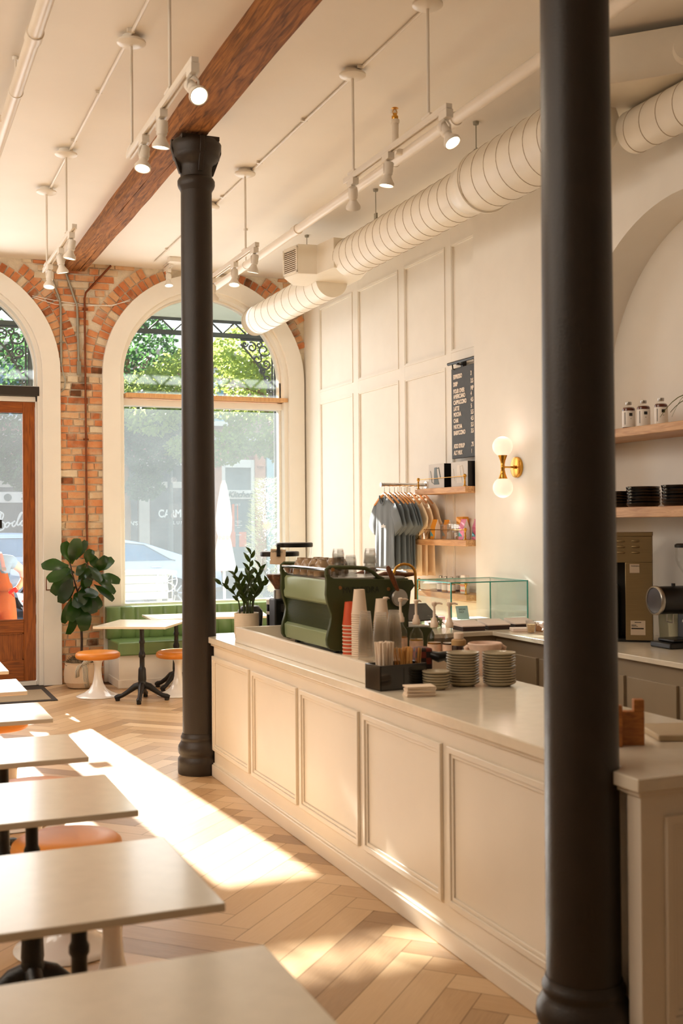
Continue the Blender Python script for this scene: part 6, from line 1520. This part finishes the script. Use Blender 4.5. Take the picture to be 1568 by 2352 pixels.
for i in range(5200):
    z = .55+1.75*r_.random(); w_ = .20*(1-abs((z-1.3)/1.3)**1.6)+.05
    a = r_.random()*2*PI; q = w_*math.sqrt(r_.random()); p = Vector((q*math.cos(a), q*math.sin(a), z)); d = Vector((math.cos(a)+r_.uniform(-.6, .6), math.sin(a)+r_.uniform(-.6, .6), r_.uniform(-.2, .9))).normalized()
    s = d.orthogonal().normalized()*.0022; b.tone = r_.random(); b.quad(p-s, p+s, p+d*.06+s*.3, p+d*.06-s*.3)
tag(b.build('foliage', leafmat('pale_feathery_leaf', (.46, .50, .38), (.46, .48, .32), .35), sh, recalc=False), kind='stuff')
b = MB()
for z, dx in ((1.72, -.03), (.95, .02), (1.42, .08)):
    for k in range(14): a = 2*PI*k/14; leafgrid(b, (dx, -.12, z), (math.cos(a), -.5, math.sin(a)), (0, -1, 0), .06, .02, .3, .2, .001, 3, 3, 'oval')
b.build('flowers', mat('orange_flower', (.93, .60, .38), .6), sh, recalc=False)
b = MB(); b.lathe([(.15, 0), (.17, .02), (.22, .50), (.20, .52), (.002, .50)], 24); b.build('pot', m_terra, sh)

# ---- the person cleaning the door pane
m_denim = mat('faded_blue_shirt', (.34, .45, .54), .85, var=.06, scale=14); m_rust = mat('rust_dungarees', (.62, .31, .10), .85, var=.08, scale=9, bump=.2, bscale=90); m_hair = mat('dark_brown_hair', (.17, .10, .07), .6, var=.2, scale=40)
ps = thing('person', 'person in rust dungarees and blue T-shirt holding a spray bottle outside the door', 'person', (1.22, 13.1, -.05))
PO = Vector((1.22, 13.1, -.05))
def skin(name, verts, edges, radii, m, sub=2, root=0):
    me = bpy.data.meshes.new(name); me.from_pydata([tuple(Vector(v)-PO) for v in verts], edges, []); o = bpy.data.objects.new(name, me); COL.objects.link(o); o.parent = ps
    md = o.modifiers.new('skin', 'SKIN'); md.use_smooth_shade = True
    for i, sv in enumerate(me.skin_vertices[0].data): rr = radii[i]; sv.radius = rr if isinstance(rr, tuple) else (rr, rr); sv.use_root = (i == root)
    sd = o.modifiers.new('subdivision', 'SUBSURF'); sd.levels = sub; sd.render_levels = sub; me.materials.append(m)
    return o
# skeleton in world coordinates: stooping slightly towards the glass, head to the viewer's left
B = [(1.27, 13.12, .86), (1.26, 13.10, 1.02), (1.24, 13.08, 1.16), (1.20, 13.05, 1.29), (1.13, 13.0, 1.40), (1.06, 12.96, 1.49), (1.03, 12.94, 1.57), (1.02, 12.95, 1.65),
     (1.40, 13.04, 1.30), (1.53, 13.07, 1.19), (1.535, 13.0, 1.10), (1.475, 12.90, 1.03), (1.44, 12.86, 1.00),
     (.98, 13.03, 1.28), (.83, 13.0, 1.12), (.84, 12.88, .98), (.90, 12.83, .93),
     (1.37, 13.12, .80), (1.39, 13.08, .46), (1.40, 13.16, .05), (1.41, 13.06, -.02), (1.17, 13.12, .80), (1.15, 13.08, .46), (1.14, 13.16, .05), (1.13, 13.06, -.02)]
E_ = [(0, 1), (1, 2), (2, 3), (3, 4), (4, 5), (5, 6), (6, 7), (3, 8), (8, 9), (9, 10), (10, 11), (11, 12), (3, 13), (13, 14), (14, 15), (15, 16), (0, 17), (17, 18), (18, 19), (19, 20), (0, 21), (21, 22), (22, 23), (23, 24)]
Rr = [(.15, .12), (.145, .11), (.145, .11), (.14, .10), (.065, .06), (.075, .085), (.085, .10), (.06, .07), .062, .048, .042, .034, .026, .06, .048, .036, .026, .10, .07, .05, .04, .10, .07, .05, .04]
skin('body', B, E_, Rr, m_skin, 2)
# clothing over the body: shirt (torso and short sleeves) and dungarees (trousers, bib, straps)
V = [(1.26, 13.10, .98), (1.24, 13.08, 1.16), (1.20, 13.05, 1.28), (1.165, 13.03, 1.335), (1.40, 13.04, 1.295), (1.47, 13.055, 1.245), (.98, 13.03, 1.28), (.90, 13.015, 1.20)]
skin('shirt', V, [(0, 1), (1, 2), (2, 3), (2, 4), (4, 5), (2, 6), (6, 7)], [(.165, .125), (.16, .125), (.155, .115), (.09, .08), .078, .068, .076, .066], m_denim, 2)
V = [(1.27, 13.12, .88), (1.265, 13.11, 1.0), (1.255, 13.10, 1.09), (1.37, 13.12, .78), (1.39, 13.08, .46), (1.40, 13.15, .10), (1.17, 13.12, .78), (1.15, 13.08, .46), (1.14, 13.15, .10)]
skin('dungarees', V, [(0, 1), (1, 2), (0, 3), (3, 4), (4, 5), (0, 6), (6, 7), (7, 8)], [(.185, .145), (.18, .14), (.172, .135), .115, .09, .075, .115, .09, .075], m_rust, 2)
def pl_(name, pts, m, th=.008):
    bb = MB(); bb.M = Matrix.Translation(-PO)
    for q in pts: bb.quad(*q)
    return bb.build(name, m, ps, solid=th, subsurf=0, smooth=60)
bb = MB(); bb.M = Matrix.Translation(-PO)
grid = []
for i in range(6):
    f = i/5; z = .98+.27*f; row = []
    for j in range(7):
        q = (j/6-.5)*2; hw = .15-.04*f; row.append(bb.v((1.255-.03*f+q*hw, 12.922-.004*f+.05*q*q, z)))
    grid.append(row)
for i in range(5):
    for j in range(6): bb.f([grid[i][j], grid[i][j+1], grid[i+1][j+1], grid[i+1][j]])
bb.build('bib', m_rust, ps, solid=.01, smooth=60)
for s in (-1, 1):
    bb = MB(); bb.M = Matrix.Translation(-PO); P = [(1.23+s*.085, 12.915, 1.20), (1.21+s*.09, 12.905, 1.29), (1.19+s*.095, 12.945, 1.375), (1.19+s*.09, 13.05, 1.40), (1.2+s*.06, 13.14, 1.33), (1.23+s*.03, 13.2, 1.2)]; pr = None
    for p in P:
        k = (bb.v(Vector(p)-Vector((.02, 0, 0))), bb.v(Vector(p)+Vector((.02, 0, 0))))
        if pr: bb.f([pr[0], pr[1], k[1], k[0]])
        pr = k
    bb.build('strap', m_rust, ps, solid=.008, smooth=60)
    bb = MB(); bb.M = Matrix.Translation(-PO); bb.box(1.23+s*.085-.022, 1.23+s*.085+.022, 12.898, 12.906, 1.205, 1.235); bb.build('buckle', m_brass, ps)
# hand on the bottle: palm with five separate fingers, curled round the neck
V = [(1.455, 12.875, 1.015), (1.425, 12.855, 1.0), (1.40, 12.845, .985)]; ED = [(0, 1), (1, 2)]; RD = [(.026, .018), (.032, .018), (.028, .016)]
for k, (dx, dz, l) in enumerate(((-.012, .022, .9), (-.014, .006, 1.0), (-.014, -.010, .95), (-.012, -.025, .75))):
    i0 = len(V); b0 = Vector((1.40, 12.84, .985))+Vector((dx*.3, 0, dz))
    V += [tuple(b0), tuple(b0+Vector((-.026*l, -.012, .0))), tuple(b0+Vector((-.040*l, .006, -.006))), tuple(b0+Vector((-.034*l, .022, -.010)))]
    ED += [(2, i0), (i0, i0+1), (i0+1, i0+2), (i0+2, i0+3)]; RD += [.010, .0095, .0085, .007]
i0 = len(V); V += [(1.415, 12.825, 1.005), (1.395, 12.815, 1.01), (1.375, 12.815, 1.005)]; ED += [(1, i0), (i0, i0+1), (i0+1, i0+2)]; RD += [.012, .010, .008]
skin('hand', V, ED, RD, m_skin, 1)
V = [(.885, 12.84, .945), (.905, 12.825, .925), (.92, 12.815, .905)]; ED = [(0, 1), (1, 2)]; RD = [(.024, .016), (.03, .017), (.026, .015)]
for k, (dx, l) in enumerate(((-.022, .9), (-.007, 1), (.008, .95), (.022, .75))):
    i0 = len(V); b0 = Vector((.92+dx, 12.81, .90)); V += [tuple(b0), tuple(b0+Vector((.004, -.006, -.03*l))), tuple(b0+Vector((.006, .006, -.052*l))), tuple(b0+Vector((.004, .02, -.066*l)))]
    ED += [(2, i0), (i0, i0+1), (i0+1, i0+2), (i0+2, i0+3)]; RD += [.010, .0092, .0084, .007]
i0 = len(V); V += [(.935, 12.815, .925), (.955, 12.81, .905), (.96, 12.81, .885)]; ED += [(1, i0), (i0, i0+1), (i0+1, i0+2)]; RD += [.011, .0095, .008]
skin('hand', V, ED, RD, m_skin, 1)
# head details
HC = Vector((1.03, 12.94, 1.56))
bb = MB(); bb.M = Matrix.Translation(HC-PO); bb.sphere((0, .02, .03), .118, 20, 1.08); bb.sphere((0, .12, .08), .055, 14); bb.build('hair', m_hair, ps)
bb = MB(); bb.M = Matrix.Translation(HC-PO); bb.lathe([(.012, 0), (.016, .012), (.006, .05), (.002, .055)], 10, (0, -.108, -.025)); 
for s in (-1, 1): bb.sphere((s*.09, -.005, -.005), .024, 10, 1.4)
bb.build('face_features', m_skin, ps)
bb = MB(); bb.M = Matrix.Translation(HC-PO)
for s in (-1, 1): bb.sphere((s*.033, -.094, .012), .011, 10)
bb.build('eyes', m_black, ps)
bb = MB(); bb.M = Matrix.Translation(HC-PO); bb.tube([(-.024, -.092, -.055), (0, -.10, -.058), (.024, -.092, -.055)], .006, 6); bb.build('mouth', mat('lips', (.70, .36, .33), .5), ps)
for x in (1.405, 1.135):
    bb = MB(); bb.M = Matrix.Translation(-PO); bb.tube([(x, 13.19, -.005), (x, 13.1, .0), (x, 13.0, -.01), (x, 12.96, -.015)], [.042, .045, .04, .025], 10); bb.build('shoe', m_black, ps)
# spray bottle
sb_ = thing('spray_bottle', 'spray bottle of blue cleaner with a red trigger held at the door', 'spray bottle', (1.47, 12.80, .93))
sb_.rotation_euler = (0, R(-38), 0)
b = MB(); b.lathe([(.040, -.17), (.046, -.165), (.047, -.07), (.040, -.02), (.018, .03), (.015, .055)], 20, cap1=False); o = b.build('bottle', glass('spray_bottle_plastic', (.80, .90, .95), milk=.15, milkcol=(.8, .9, 1)), sb_)
b = MB(); b.lathe([(.038, -.168), (.0445, -.163), (.0455, -.10), (.002, -.10)], 20); b.build('liquid', mat('blue_cleaner', (.10, .55, .68), .2, coat=.5), sb_)
b = MB(); b.box(-.03, .03, -.0485, -.046, -.095, -.02); b.build('label', m_white, sb_); b = MB(); b.box(-.026, .026, -.05, -.048, -.07, -.05); b.build('label_band', mat('red_trigger', (.86, .13, .10), .35), sb_)
b = MB(); b.lathe([(.019, .05), (.02, .07), (.016, .08)], 16); b.box(-.075, .022, -.014, .014, .078, .112); b.box(-.062, -.05, -.008, .008, .03, .08); b.build('trigger_head', bpy.data.materials['red_trigger'], sb_, bevel=.004)
# small sign hanging on the door pane
o = tag(MB().box(-.09, .06, -.004, .004, -.045, .045).build('door_sign', m_black, bevel=.002), 'small black sign on the glass of the wooden door, at the left edge', 'sign'); o.location = (1.19, DY0+.02, 1.71)
